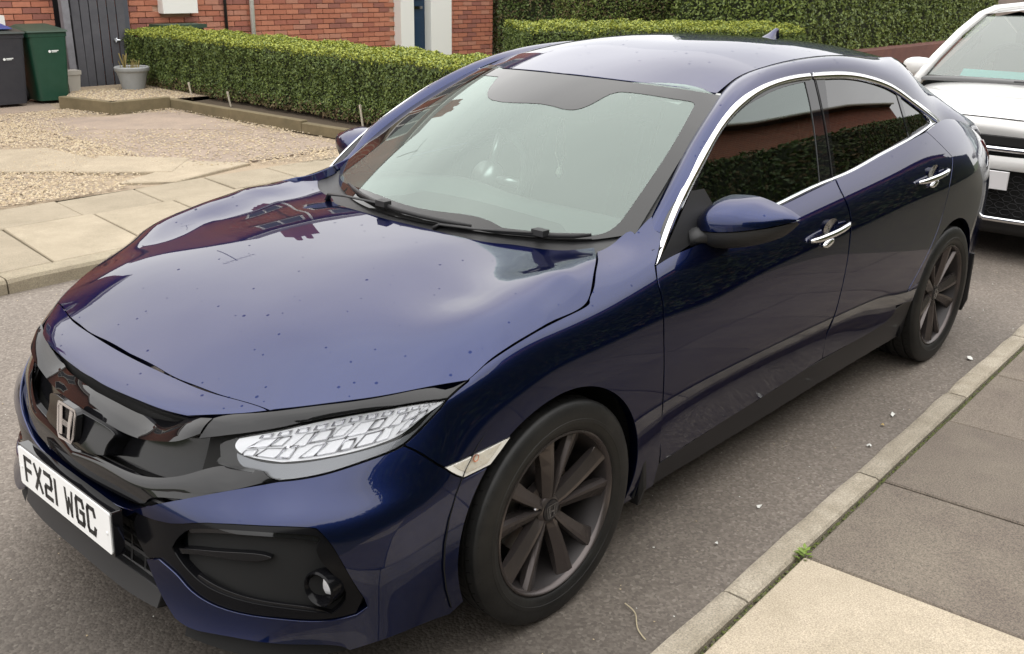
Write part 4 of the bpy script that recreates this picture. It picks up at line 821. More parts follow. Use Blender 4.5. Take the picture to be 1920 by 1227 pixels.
# washer seam/bonnet rest etc: none
# ---------------- wheels
def build_wheel():
    root=D.objects.new('wheel',None); COL.objects.link(root)
    ty=MB()
    R=.318; prof=[(.2325,-.100),(.2350,-.1065),(.2368,-.1065),(.239,-.109),(.246,-.1125),(.258,-.1160),(.2585,-.1168),(.268,-.1170),(.2685,-.1162),(.284,-.1155),(.298,-.1125),(.3075,-.108),(.3135,-.102),(.3155,-.097)]
    tread=[(-.095,0),(-.071,0),(-.0705,1),(-.0625,1),(-.062,0),(-.026,0),(-.0255,1),(-.0165,1),(-.016,0),(.016,0),(.0165,1),(.0255,1),(.026,0),(.062,0),(.0625,1),(.0705,1),(.071,0),(.095,0)]
    pr=prof+[((R-(.006 if g else 0)-.0006*(abs(h)/.02)),h) for h,g in tread]+[(r,-h) for r,h in prof[::-1]]
    ty.lathe(pr,72,axis='y')
    # lateral sipes: thin raised blocks edges along the shoulder
    t=ty.ob('tyre',TYR,root,autos=.6)
    sp=MB()
    for i in range(54):
        w=2*math.pi*i/54
        for (h0,h1,sk) in ((-.1085,-.074,.03),(-.057,-.030,-.03)):
            c,s=math.cos(w),math.sin(w); c2,s2=math.cos(w+sk),math.sin(w+sk); r0=R-.0004 if h0>-.09 else .3072; r1=R+.0002
            th=.0016; tx,tz=-s*th,c*th
            V=[(r0*c+tx,h0,r0*s+tz),(r0*c-tx,h0,r0*s-tz),(r1*c2-tx,h1,r1*s2-tz),(r1*c2+tx,h1,r1*s2+tz)]
            V=[(x*1.0015,y,z*1.0015) for x,y,z in V]
            sp.add(V,[(0,1,2,3),(3,2,1,0)])
    sp.ob('tread_sipes',VOID,t)['kind']='stuff'
    # rim: barrel + lip
    rb=MB(); rb.lathe([(.2325,-.100),(.2325,-.1065),(.228,-.1085),(.2235,-.104),(.220,-.094),(.210,-.070),(.198,-.02),(.190,.05),(.200,.09)],96,axis='y')
    r_=rb.ob('rim',BARREL,root,autos=.7); rl=MB(); rl.lathe([(.2332,-.1005),(.2332,-.1068),(.2285,-.1092),(.2235,-.1050),(.2195,-.0945)],96,axis='y'); rl.ob('rim_lip',RIM,r_,autos=.7)
    for kk in range(5):
        ax=math.radians(85+72*kk); sb=MB()
        for sd_ in (-1,1):
            sec=[]
            for (r,ang,wd,yo,dp) in ((.030,.28,.024,-.077,.030),(.060,.235,.032,-.083,.034),(.10,.225,.037,-.0875,.036),(.15,.235,.042,-.0925,.034),(.198,.250,.050,-.0965,.028),(.2225,.262,.060,-.0990,.016)):
                a=ax+sd_*ang*(1 if r>.05 else .95); rad=np.array([math.cos(a),0,math.sin(a)]); tn=np.array([-math.sin(a),0,math.cos(a)])*sd_
                c=rad*r
                # asymmetric ridge: sharp crest near the inner (channel) side, long slope outward
                pts=[c-tn*wd*.42+np.array([0,yo+.012,0]),c-tn*wd*.30+np.array([0,yo,0]),c-tn*wd*.05+np.array([0,yo+.0015,0]),c+tn*wd*.58+np.array([0,yo+.014,0]),c+tn*wd*.60+np.array([0,yo+dp,0]),c-tn*wd*.42+np.array([0,yo+dp,0])]
                sec.append(pts)
            V=[p for s_ in sec for p in s_]; F=[]
            for i in range(len(sec)-1):
                for q in range(6): F.append((i*6+q,i*6+(q+1)%6,(i+1)*6+(q+1)%6,(i+1)*6+q))
            F.append(tuple(range(6))); F.append(tuple(range(30,36))[::-1])
            if sd_<0: F=[f[::-1] for f in F]
            sb.add(V,F)
        o=sb.ob('spoke',RIM,root); bm=bmesh.new(); bm.from_mesh(o.data); bmesh.ops.recalc_face_normals(bm,faces=bm.faces); bm.to_mesh(o.data); bm.free()
        nx,nz=.057*math.cos(ax),.057*math.sin(ax)
        nu=MB(); nu.lathe([(.0135,-.050),(.0135,-.058),(.010,-.060),(.0095,-.072),(.007,-.076),(0,-.077)],6,axis='y',c=(nx,0,nz)); nu.ob('wheel_nut',DCHR,root)
    hb=MB(); hb.lathe([(.045,-.045),(.043,-.070),(.036,-.077),(.032,-.0785),(.031,-.076),(0,-.076)],40,axis='y'); hb.ob('hub',RIM,root,autos=.5)
    hp=MB(); hp.lathe([(.075,-.03),(.072,-.052),(.045,-.060),(0,-.06)],40,axis='y'); hp.ob('hub_plate',RIM,root,autos=.6)
    cp=MB(); cp.lathe([(.0305,-.074),(.030,-.0805),(.027,-.082),(0,-.083)],40,axis='y'); c_=cp.ob('centre_cap',mat('cap_grey',(.03,.028,.03),.3,.4),root,autos=.6)
    em=MB(); H_emblem(em,.040,.036,.0035,lambda x,z:(x,-.084,z)); em.ob('cap_emblem',mat('emblem_grey',(.5,.5,.52),.25,.9),c_)
    bd=MB(); bd.lathe([(.06,-.015),(.14,-.015),(.14,-.005),(.06,-.005)],48,axis='y'); bd.ob('brake_disc',DISC,root,autos=.6)
    cl=MB()
    cl.lathe([(.095,-.03),(.15,-.03),(.155,.01),(.095,.01)],10,axis='y',a0=math.radians(140),a1=math.radians(205),close=True); cl.ob('brake_caliper',mat('caliper_grey',(.12,.115,.11),.5,.5),root)
    bk=MB(); bk.lathe([(.198,.06),(0,.06)],32,axis='y'); bk.ob('wheel_back',VOID,root)
    return root
def H_emblem(b,w,h,t,f):
    """rounded H-shaped emblem: frame and letter, f maps (x,z)->3D; thickness is given by f's surface"""
    def strip(P,wd):
        V=[];n=len(P)
        for i in range(n):
            a=np.array(P[max(i-1,0)]);c=np.array(P[min(i+1,n-1)]); d=(c-a); d=d/np.linalg.norm(d); nrm=np.array([-d[1],d[0]])*wd/2; p=np.array(P[i])
            V.append(p+nrm); V.append(p-nrm)
        b.add([f(*v) for v in V],[(2*i,2*i+1,2*i+3,2*i+2) for i in range(n-1)]+[(2*i+2,2*i+3,2*i+1,2*i) for i in range(n-1)])
    # frame: wider at the top
    fr=[(-.46*w,.5*h),(-.50*w,.42*h),(-.42*w,-.36*h),(-.34*w,-.5*h),(.34*w,-.5*h),(.42*w,-.36*h),(.50*w,.42*h),(.46*w,.5*h),(-.46*w,.5*h),(-.50*w,.42*h)]
    strip(fr,t)
    strip([(-.30*w,.44*h),(-.25*w,.0),(-.20*w,-.42*h)],t*2.0); strip([(.30*w,.44*h),(.25*w,0),(.20*w,-.42*h)],t*2.0); strip([(-.26*w,-.02*h),(.26*w,-.02*h)],t*2.0)
wh=build_wheel()
def copy_tree(o,parent=None):
    c=o.copy(); COL.objects.link(c); c.parent=parent
    for ch in o.children: copy_tree(ch,c)
    return c
def place_wheel(o,x,sg,rot):
    o.parent=None; o.location=(x,-.78*sg,.318); attach(o,CAR)
    o.rotation_euler=(0,0,0 if sg>0 else math.pi)
    if rot: o.rotation_euler[1]=rot
w2=copy_tree(wh); w3=copy_tree(wh); w4=copy_tree(wh)
place_wheel(wh,0,1,0); place_wheel(w2,2.697,1,math.radians(21)); place_wheel(w3,0,-1,.4); place_wheel(w4,2.697,-1,.2)
# ---------------- number plate, emblem
pc=Vector((-.914,0,.390)); pt_=Matrix.Rotation(math.radians(2.5),3,'Y')
def pl3(y,z,d=0): v=pt_@Vector((-d,0,z)); return (pc.x+v.x, -y, pc.z+v.z)   # y is measured to the reader's right
pb=MB()
def prism(b,poly,d0,d1,F3):
    n=len(poly); V=[F3(y,z,d0) for y,z in poly]+[F3(y,z,d1) for y,z in poly]
    b.add(V,[tuple(range(n,2*n)),tuple(range(n))[::-1]]+[(i,(i+1)%n,n+(i+1)%n,n+i) for i in range(n)])
def rrect(w,h,r,n=4):
    P=[]
    for cx_,cz_,a0 in ((w/2-r,h/2-r,0),(-w/2+r,h/2-r,90),(-w/2+r,-h/2+r,180),(w/2-r,-h/2+r,270)):
        for i in range(n+1): a=math.radians(a0+90*i/n); P.append((cx_+r*math.cos(a),cz_+r*math.sin(a)))
    return P
# reader's right is the car's left (-y): mirrored sign handled by F3
F3=lambda y,z,d: pl3(y,z,d)
hold=MB(); prism(hold,rrect(.534,.122,.006),-.022,.004,F3); ho=hold.ob('plate_holder',BLK,CAR)
plm=MB(); prism(plm,rrect(.520,.111,.008),.004,.0075,F3); plate=plm.ob('number_plate',WHITE_PL,CAR)
def stroke(b,P,t,F3,d0=.0075,d1=.0082):
    for a,c in zip(P[:-1],P[1:]):
        a=np.array(a);c=np.array(c); d=c-a; L_=np.linalg.norm(d); d=d/L_; n=np.array([-d[1],d[0]])*t/2; e=d*t*.42
        q=[a-e+n,a-e-n,c+e-n,c+e+n]; prism(b,[tuple(v) for v in q],d0,d1,F3)
cw_,chh=.050,.079; t_=.0125
x0=-.2175
w,h=cw_/2-t_/2,chh/2-t_/2
CH={'F':[[(-w,-h),(-w,h),(w,h)],[(-w,.0),(w*.7,.0)]],
 'X':[[(-w,h),(w,-h)],[(-w,-h),(w,h)]],
 '2':[[(-w,h),(w*.7,h),(w,h*.75),(w,.12*h),(w*.7,-.1*h),(-w*.7,-.1*h),(-w,-.3*h),(-w,-h),(w,-h)]],
 '1':[[(0,h),(0,-h)]],
 'W':[[(-w,h),(-w*.62,-h),(0,h*.35),(w*.62,-h),(w,h)]],
 'G':[[(w,h*.55),(w*.75,h),(-w*.75,h),(-w,h*.75),(-w,-h*.75),(-w*.75,-h),(w*.75,-h),(w,-h*.75),(w,-.02*h),(w*.1,-.02*h)]],
 'C':[[(w,h*.55),(w*.75,h),(-w*.75,h),(-w,h*.75),(-w,-h*.75),(-w*.75,-h),(w*.75,-h),(w,-h*.55)]]}
xx=-.226
for ch in 'FX21 WGC':
    if ch==' ': xx+=.033; continue
    wd=.014 if ch=='1' else cw_
    b=MB(); F4=(lambda xo: (lambda y,z,d: pl3(y+xo,z,d)))(xx+wd/2)
    for P in CH[ch]: stroke(b,P,t_ if ch!='W' else .010,F4,d1=.0082+.0002*(ord(ch)%3))
    o=b.ob('plate_letter',PLBLK,plate); xx+=wd+.011
for yy in (-.243,.243):
    b=MB(); q=pl3(yy,-.002,.0075); b.lathe([(0,-.0025),(.004,-.002),(.0055,0)],12,axis='x',c=q); b.ob('plate_screw',mat('screw_white',(.75,.75,.74),.3),plate)
eb=MB()
def fe(x,z,d=0): # on the grille centre, facing forwards and a bit up
    v=Matrix.Rotation(math.radians(12),3,'Y')@Vector((-.0,0,z)); return (-.886+v.x+.0*z, -x, .588+v.z)
EMB=mat('emblem_chrome',(.80,.77,.77),.2,.9)
H_emblem(eb,.098,.086,.0075,fe); eo=eb.ob('bonnet_emblem',EMB,CAR)
so_=eo.modifiers.new('thick','SOLIDIFY'); so_.thickness=.004
ebk=MB(); 
rr=rrect(.100,.088,.02); V=[]
for x,z in rr: p=fe(x,z); V.append((p[0]+.004,p[1],p[2]))
for x,z in rr: p=fe(x*1.03,z*1.03); V.append((p[0]+.018,p[1],p[2]))
n=len(rr); ebk.add(V,[tuple(range(n)),tuple(range(n))[::-1]]+[(i,(i+1)%n,n+(i+1)%n,n+i) for i in range(n)]); ebk.ob('emblem_backing',BLK,CAR)
# fog lamps
fl_=P3('W',TRC['foglamp'][1][0])[0]
for sg in (1,-1):
    fg=MB(); c=np.array(fl_)*[1,sg,1]+np.array([.022,-.0*sg,0]); ax_=np.array([-.97,-.22*sg,.08]); ax_/=np.linalg.norm(ax_)
    M=Vector(ax_).to_track_quat('Z','Y').to_matrix()
    def L3(prof,name,m,par,n=28):
        b=MB(); b.lathe(prof,n); b.V=[tuple(M@Vector(v)+Vector(c)) for v in b.V]; return b.ob(name,m,par,smooth=False,autos=.7)
    f0=L3([(.043,-.03),(.043,.010),(.039,.014),(.035,.010),(.028,-.024),(.0,-.024)],'fog_lamp',FOGM,CAR)
    L3([(.027,-.022),(.024,-.018),(.013,-.015),(0,-.014)],'fog_lens',REFL,f0)
# ---------------- cabin
SEAT=mat('seat_cloth',(.07,.072,.075),.85,bump=(300,.4,.001)); DASH=mat('dash_plastic',(.10,.11,.108),.6,bump=(200,.2,.0006)); LIN=mat('headliner',(.40,.41,.40),.9); TRIM=mat('cabin_trim',(.03,.03,.03),.7)
CB=D.objects.new('cabin',None); COL.objects.link(CB); CB.location=(1.4,0,.3); attach(CB,CAR)
d=MB(); us=np.linspace(-.72,.72,25)
for x,z in ((.36,.86),(.40,.90),(.55,.915),(.75,.905),(.88,.89),(.93,.85),(.94,.60)):
    for y in us:
        hump=.030*math.exp(-((y-.36)/.2)**2)*(1 if .5<x<.92 else .1)
        d.V.append((x+.10*(abs(y)/.72)**2*(1 if x<.7 else 0),y,z+hump))
d.F=[(i*25+j,i*25+j+1,(i+1)*25+j+1,(i+1)*25+j) for i in range(6) for j in range(24)]; d.M=[0]*len(d.F); d.ob('dashboard',DASH,CB,smooth=True)
fl=MB(); fl.box((1.6,0,.30),(2.6,1.5,.02)); fl.ob('cabin_floor',TRIM,CB)
for sy in (-.37,.37):
    s=MB(); s.box((1.32,sy,.50),(.50,.50,.16),bev=.04); s.ob('seat_base',SEAT,CB)
    s=MB(); s.box((1.62,sy,.82),(.12,.50,.60),bev=.04,tilt=Matrix.Rotation(math.radians(20),3,'Y')); s.ob('seat_back',SEAT,CB)
    s=MB(); s.box((1.74,sy,1.17),(.10,.26,.17),bev=.035,tilt=Matrix.Rotation(math.radians(14),3,'Y')); s.ob('headrest',SEAT,CB)
s=MB(); s.box((2.25,0,.52),(.5,1.25,.18),bev=.04); s.ob('rear_seat_base',SEAT,CB)
s=MB(); s.box((2.55,0,.82),(.14,1.25,.6),bev=.04,tilt=Matrix.Rotation(math.radians(22),3,'Y')); s.ob('rear_seat_back',SEAT,CB)
sw=MB(); R_=Matrix.Rotation(math.radians(-66),3,'Y'); cc=Vector((1.02,.37,.90))
ring=[R_@Vector((.185*math.cos(a),.185*math.sin(a),0))+cc for a in np.linspace(0,2*math.pi,33)]
sw.tube(ring,.016,8,cap=False,upv=(1,0,.4)); so1=sw.ob('steering_wheel',TRIM,CB,smooth=True)
s=MB()
for a in (0,math.pi,-math.pi/2): s.tube([R_@Vector((.03*math.cos(a),.03*math.sin(a),0))+cc,R_@Vector((.18*math.cos(a),.18*math.sin(a),0))+cc],.018,6)
s.lathe([(.065,-.02),(.06,.03),(0,.035)],20); 
s.V=s.V[:-60]+[tuple(R_@Vector(v)+cc) for v in s.V[-60:]]; s.ob('wheel_spokes',mat('silver_trim',(.35,.35,.36),.3,.8),so1,smooth=True)
hd=MB(); 
for x,w_,z in ((1.02,.5,1.30),(1.3,.52,1.345),(1.7,.53,1.38),(2.3,.52,1.365),(2.95,.44,1.29)):
    for u in np.linspace(-1,1,7): hd.V.append((x,u*w_,z-.03*u*u))
hd.F=[(i*7+j,i*7+j+1,(i+1)*7+j+1,(i+1)*7+j) for i in range(4) for j in range(6)]; hd.M=[0]*len(hd.F); hd.ob('headliner',LIN,CB,smooth=True)
mh=MB(); mh.box((.99,0,1.265),(.10,.15,.07),bev=.015); mh.ob('camera_housing',TRIM,CB)
rv=MB(); rv.box((1.06,0,1.20),(.025,.24,.065),bev=.010); rv.ob('rear_view_mirror',TRIM,CB)
pn=MB(); PEND=mat('pendant_cream',(.75,.74,.68),.7)
for s0 in (-.018,.016): pn.tube([(1.03,s0*.2,1.17),(1.02,s0,1.10),(1.02,s0*1.3,1.04),(1.02,0,.985)],.0022,5)
pn.lathe([(0,0.02),(.010,.012),(.014,-.004),(.006,-.020),(0,-.022)],10,c=(1.02,0,.975)); pn.ob('hanging_pendant',PEND,CB,smooth=True)
for sg in (-1,1):
    b=MB(); b.tube([(.66,sg*.66,.95),(.86,sg*.625,1.11),(1.05,sg*.585,1.22),(1.18,sg*.56,1.275)],.022,6,flat=1.4); b.ob('pillar_trim',LIN,CB,smooth=True)
    b=MB(); b.tube([(1.62,sg*.74,.55),(1.66,sg*.70,1.0),(1.72,sg*.57,1.30)],.035,6); b.ob('pillar_trim',TRIM,CB,smooth=True)
    b=MB(); b.box((1.6,sg*.77,.72),(2.2,.04,.42)); b.ob('door_card',TRIM,CB)

# ---------------- ground, road, kerbs, pavements
KS=.0387  # the kerbs run at a slight angle to the car
def ky(x,y0): return y0+KS*x
ASPH=mat('asphalt',(.115,.110,.100),.85,noise=(9,.75,(.075,.073,.068)),bump=(170,1.0,.006))
def asph_x(t,b,g):
    l=t.links.new
    v=N(t,'ShaderNodeTexVoronoi'); v.inputs['Scale'].default_value=115
    w=N(t,'ShaderNodeTexNoise'); w.inputs['Scale'].default_value=1.1; w.inputs['Detail'].default_value=6
    r=N(t,'ShaderNodeValToRGB'); e=r.color_ramp.elements; e[0].position=.0; e[0].color=(.100,.084,.070,1); e[1].position=1; e[1].color=(.205,.18,.152,1)
    e2=r.color_ramp.elements.new(.45); e2.color=(.128,.108,.090,1); e3=r.color_ramp.elements.new(.93); e3.color=(.165,.142,.120,1)
    sp=N(t,'ShaderNodeSeparateColor'); l(g.outputs['Position'],v.inputs[0]); l(v.outputs['Color'],sp.inputs[0]); l(sp.outputs[0],r.inputs[0])
    l(g.outputs['Position'],w.inputs[0]); mrr=N(t,'ShaderNodeMapRange'); mrr.inputs[1].default_value=.3; mrr.inputs[2].default_value=.7; mrr.inputs[3].default_value=.98; mrr.inputs[4].default_value=1.48
    l(w.outputs[0],mrr.inputs[0]); m=N(t,'ShaderNodeVectorMath',operation='SCALE'); l(r.outputs[0],m.inputs[0]); l(m.outputs[0],b.inputs['Base Color'])
    # a soft-edged darker patch of road towards the front of the cars
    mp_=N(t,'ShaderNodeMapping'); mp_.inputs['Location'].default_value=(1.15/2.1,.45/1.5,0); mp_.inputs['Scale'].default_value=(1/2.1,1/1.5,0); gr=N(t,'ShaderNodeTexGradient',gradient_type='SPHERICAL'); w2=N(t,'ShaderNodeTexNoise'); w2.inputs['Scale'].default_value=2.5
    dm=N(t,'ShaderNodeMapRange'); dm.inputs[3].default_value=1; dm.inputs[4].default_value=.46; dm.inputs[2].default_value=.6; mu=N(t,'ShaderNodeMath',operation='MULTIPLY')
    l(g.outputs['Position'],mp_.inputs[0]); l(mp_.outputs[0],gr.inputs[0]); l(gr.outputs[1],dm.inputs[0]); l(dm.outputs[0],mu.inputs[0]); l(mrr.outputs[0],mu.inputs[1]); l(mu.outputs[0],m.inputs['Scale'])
    u=N(t,'ShaderNodeBump'); u.inputs['Strength'].default_value=.5; u.inputs['Distance'].default_value=.003; l(v.outputs['Distance'],u.inputs['Height']); l(u.outputs[0],b.inputs['Normal']); u.invert=True
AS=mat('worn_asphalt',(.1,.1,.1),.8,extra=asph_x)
def conc(name,c1,c2,sc=5,vs=260,grain=.35):
    def ex(t,b,g):
        l=t.links.new
        n=N(t,'ShaderNodeTexNoise'); n.inputs['Scale'].default_value=sc; n.inputs['Detail'].default_value=8; n.inputs['Roughness'].default_value=.7
        r=N(t,'ShaderNodeMapRange'); r.inputs[1].default_value=.35; r.inputs[2].default_value=.65
        x=N(t,'ShaderNodeMixRGB'); x.inputs[1].default_value=(*c1,1); x.inputs[2].default_value=(*c2,1)
        v=N(t,'ShaderNodeTexNoise'); v.inputs['Scale'].default_value=vs; v.inputs['Detail'].default_value=2; v.inputs['Roughness'].default_value=.8
        q=N(t,'ShaderNodeMapRange'); q.inputs[1].default_value=.3; q.inputs[2].default_value=.7; q.inputs[3].default_value=1-grain; q.inputs[4].default_value=1+grain
        m=N(t,'ShaderNodeVectorMath',operation='SCALE'); oi=N(t,'ShaderNodeObjectInfo'); q2=N(t,'ShaderNodeMapRange'); q2.inputs[3].default_value=.88; q2.inputs[4].default_value=1.1; l(oi.outputs['Random'],q2.inputs[0])
        mm=N(t,'ShaderNodeMath',operation='MULTIPLY')
        l(g.outputs['Position'],n.inputs[0]); l(g.outputs['Position'],v.inputs[0]); l(n.outputs[0],r.inputs[0]); l(r.outputs[0],x.inputs[0]); l(v.outputs[0],q.inputs[0]); l(q.outputs[0],mm.inputs[0]); l(q2.outputs[0],mm.inputs[1]); l(x.outputs[0],m.inputs[0]); l(mm.outputs[0],m.inputs['Scale']); l(m.outputs[0],b.inputs['Base Color'])
        u=N(t,'ShaderNodeBump'); u.inputs['Strength'].default_value=.6; u.inputs['Distance'].default_value=.0025; l(v.outputs[0],u.inputs['Height']); l(u.outputs[0],b.inputs['Normal'])
    return mat(name,c1,.85,extra=ex)
FLAG=conc('flag_cream',(.315,.268,.195),(.25,.212,.15),3.5)
FLAGB=conc('flag_brown',(.145,.118,.095),(.19,.16,.125),4,200,.5)
FLAGL=conc('flag_pale',(.44,.375,.285),(.36,.305,.225),6,220,.35)
KERB=conc('kerb_concrete',(.38,.335,.265),(.25,.215,.16),7,160,.35)
KERBF=conc('kerb_far',(.31,.27,.19),(.24,.20,.14),5,160,.3)
DIRT=conc('dirt_joint',(.075,.062,.045),(.10,.095,.05),20,200,.4)
DRIVE=conc('driveway',(.30,.235,.16),(.235,.185,.13),2.2,130,.45)
DRIVE2=conc('driveway_slab',(.30,.235,.18),(.22,.175,.14),2.5,150,.25)
GRASS=conc('lawn',(.06,.085,.02),(.05,.06,.02),6,60,.3)
def sheet(name,P,z,m,kind='structure'):
    P=[(*p[:2],p[2] if len(p)>2 else z) for p in P]
    o=mk(name,P,[tuple(range(len(P)))],m); 
    if o.data.polygons[0].normal.z<0: o.data.flip_normals()
    return struct(o,kind)
sheet('ground',[(-80,-80),(120,-80),(120,120),(-80,120)],-.05,GRASS)
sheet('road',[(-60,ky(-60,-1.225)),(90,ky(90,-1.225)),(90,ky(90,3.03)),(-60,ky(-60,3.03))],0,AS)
# far side: pavement base, driveway
sheet('far_pavement',[(-60,ky(-60,3.12)),(90,ky(90,3.12)),(90,ky(90,4.69)),(-60,ky(-60,4.69))],.066,DIRT)
sheet('driveway',[(-7,4.45,.07),(4.9,4.88,.07),(4.9,10.7,.09),(-7,10.7,.09)],0,DRIVE)
sheet('front_garden',[(4.9,4.88),(40,6.2),(40,10.9),(4.9,10.7)],.07,GRASS)
# near side
sheet('near_pavement',[(-60,ky(-60,-1.315)),(90,ky(90,-1.315)),(90,ky(90,-3.4)),(-60,ky(-60,-3.4))],.072,DIRT)
def slab(name,P,z0,z1,m,parent=None,bev=.006,jit=.0015):
    """paving piece from its four corners with a worn, chamfered edge"""
    c=sum((Vector((*p,0)) for p in P),Vector())/len(P); n=len(P)
    outer=[Vector((*p,0)) for p in P]; inner=[p+(c-p).normalized()*bev*1.5 for p in outer]
    tz=[z1+random.uniform(-jit,jit) for _ in P]
    V=[(p.x,p.y,z0) for p in outer]+[(p.x,p.y,t-bev) for p,t in zip(outer,tz)]+[(p.x,p.y,t) for p,t in zip(inner,tz)]
    F=[(i,(i+1)%n,n+(i+1)%n,n+i) for i in range(n)]+[(n+i,n+(i+1)%n,2*n+(i+1)%n,2*n+i) for i in range(n)]+[tuple(range(2*n,3*n))]
    return mk(name,V,F,m,parent)
def kerb_line(name,ya,yb,z,m,x0,x1,off,parent,L_=.915):
    x=x0
    while x<x1:
        a,b=x+.004,x+L_-.004; n=8
        up=1 if yb<ya else -1
        V=[];F=[];xs=np.linspace(a,b,n)
        for i,q in enumerate(xs):
            e=.012 if i in (0,n-1) else 0
            w=random.uniform(-.003,.003); w2=random.uniform(-.002,.002)
            y1,y2=ky(q,ya)+w,ky(q,yb); s=1 if y1>y2 else -1
            V+=[(q,y1,-.02),(q,y1+w2,z-.022-e*.5),(q,y1-s*.012+w2,z-.004-e*.4),(q,y1-s*.026,z-e*.25),(q,y2+s*.008,z-e*.25),(q,y2,z-.008),(q,y2,-.02)]
        for i in range(n-1):
            for j in range(6): F.append((i*7+j,i*7+j+1,(i+1)*7+j+1,(i+1)*7+j))
        F+=[tuple(range(7)),tuple(range((n-1)*7,n*7))[::-1]]
        o=mk('kerbstone',V,F,m,parent); 
        bm=bmesh.new(); bm.from_mesh(o.data); bmesh.ops.recalc_face_normals(bm,faces=bm.faces); bm.to_mesh(o.data); bm.free()
        x+=L_
def root_struct(name,loc): 
    o=D.objects.new(name,None); COL.objects.link(o); o.location=loc; o['kind']='structure'; return o
nk=root_struct('near_kerb',(2,-1.2,0)); kerb_line('k',-1.228,-1.318,.10,KERB,.30-.915*3,7,0,nk)
fk=root_struct('far_kerb',(2,3.1,0)); kerb_line('k',3.03,3.17,.085,KERBF,.1-.915*4,9,0,fk)
nf=root_struct('near_flags',(1.5,-1.8,.07))
xs=[-1.2,-.59,.0-.0,.61,1.215,1.86,2.47,3.08,3.70,4.31]
for i in range(len(xs)-1):
    a,b=xs[i],xs[i+1]
    for r,(y0,y1) in enumerate(((-1.335,-1.95),(-1.955,-2.55),(-2.555,-3.2))):
        m=FLAGL if (i in (1,2) and r==0) or (i==0 and r==1) else FLAGB
        g=.004
        P=[(a+g+(-KS)*(y0+1.3)*2.0,ky(a,y0)),(b-g+(-KS)*(y0+1.3)*2.0,ky(b,y0)),(b-g-KS*(y1+1.3)*2.0,ky(b,y1)),(a+g-KS*(y1+1.3)*2.0,ky(a,y1))]
        slab('paving_flag',P,.05,.094+random.uniform(-.002,.002),m,nf,bev=.005)
ff_=root_struct('far_flags',(1.5,3.9,.07))
def sk(x,y): return x+.10*(y-3.23)
for j,(y0,y1,xoff,w) in enumerate(((3.19,4.12,.425,.60),(4.128,4.66,.955,.60))):
    k=-6
    while xoff+w*k<7:
        a=xoff+w*k; b=a+w
        P=[(sk(a,y0)+.006,ky(a,y0-.01)),(sk(b,y0)-.006,ky(b,y0-.01)),(sk(b,y1)-.006,ky(b,y1)),(sk(a,y1)+.006,ky(a,y1))]
        slab('paving_flag',P,.05,.082+random.uniform(-.004,.004),FLAG,ff_,bev=.006,jit=.003); k+=1
# broken slabs half buried in the gravel drive
dr_=root_struct('drive_slabs',(1.5,6,.07))
PALE=conc('pale_slab',(.34,.285,.205),(.27,.225,.16),4,140,.3)
for P,m,z in (([(.4,6.6),(1.62,5.62),(2.05,5.75),(1.95,6.8),(1.0,7.3)],PALE,.098),([(1.62,5.55),(2.2,5.05),(2.62,5.5),(2.1,6.1)],PALE,.10),([(1.70,4.95),(2.05,4.72),(2.9,5.0),(2.55,5.45),(2.1,5.15)],PALE,.096),([(.1,4.75),(.62,4.85),(.75,5.05),(.2,5.2)],PALE,.092),
              ([(2.38,5.05),(4.05,5.15),(4.1,6.4),(2.36,7.9)],DRIVE2,.093),([(2.40,7.95),(4.1,6.45),(4.1,8.4),(3.3,8.4),(2.3,9.0)],DRIVE2,.091),([(-2,9.3),(3.15,9.25),(3.5,10.6),(-2,10.6)],DRIVE2,.096)):
    slab('broken_slab',P,.04,z,m,dr_,bev=.008,jit=.004)
def in_poly(x,y,P): return inside((x,y),P)
# loose gravel on the drive
STON=[mat('gravel_%d'%i,c,.8) for i,c in enumerate([(.36,.285,.175),(.31,.235,.155),(.42,.345,.235),(.24,.195,.145)])]
def scatter_stones(name,n,fn,sz,mats,parent=None):
    V=np.zeros((n,6,3)); base=np.array([(1,0,0),(0,1,0),(-1,0,0),(0,-1,0),(0,0,.7),(0,0,-.5)])
    pts=[];
    while len(pts)<n:
        p=fn(); 
        if p is not None: pts.append(p)
    pts=np.array(pts); s=rs.uniform(.5,1.3,(n,1,3))*sz; a=rs.uniform(0,6.28,n); ca,sa=np.cos(a),np.sin(a)
    b=base[None]*s*rs.uniform(.7,1.2,(n,6,1)); V[...,0]=b[...,0]*ca[:,None]-b[...,1]*sa[:,None]; V[...,1]=b[...,0]*sa[:,None]+b[...,1]*ca[:,None]; V[...,2]=b[...,2]; V+=pts[:,None]
    tri=np.array([(0,1,4),(1,2,4),(2,3,4),(3,0,4)]); F=(np.arange(n)[:,None,None]*6+tri[None]).reshape(-1,3)
    me=D.meshes.new(name); me.vertices.add(n*6); me.vertices.foreach_set('co',V.ravel()); me.loops.add(F.size); me.loops.foreach_set('vertex_index',F.ravel().astype(np.int32)); me.polygons.add(len(F)); me.polygons.foreach_set('loop_start',np.arange(0,F.size,3,dtype=np.int32)); me.polygons.foreach_set('loop_total',np.full(len(F),3,np.int32))
    me.polygons.foreach_set('material_index',np.repeat(rs.randint(0,len(mats),n),4).astype(np.int32)); me.update(calc_edges=True); me.validate()
    for m in mats: me.materials.append(m)
    o=D.objects.new(name,me); COL.objects.link(o); o['kind']='stuff'
    if parent: attach(o,parent)
    return o
def gfn():
    x=random.uniform(-1.5,4.6); y=random.uniform(4.72,9.2)
    if x>4.25+.1*(y<6): return None
    k=math.sin(x*2.1+y*1.3)+math.sin(x*.9-y*2.2)*.8+random.uniform(-.9,.9)
    if k<-.1: return None
    if 2.4<x<4.0 and 5.2<y<9 and random.random()<.75 and y<7.6: return None
    return (x,y,.094 if x<2.3 else .097)
gv=scatter_stones('gravel',34000,gfn,.0125,STON); gv['label']='loose buff and pink gravel lying over the driveway'
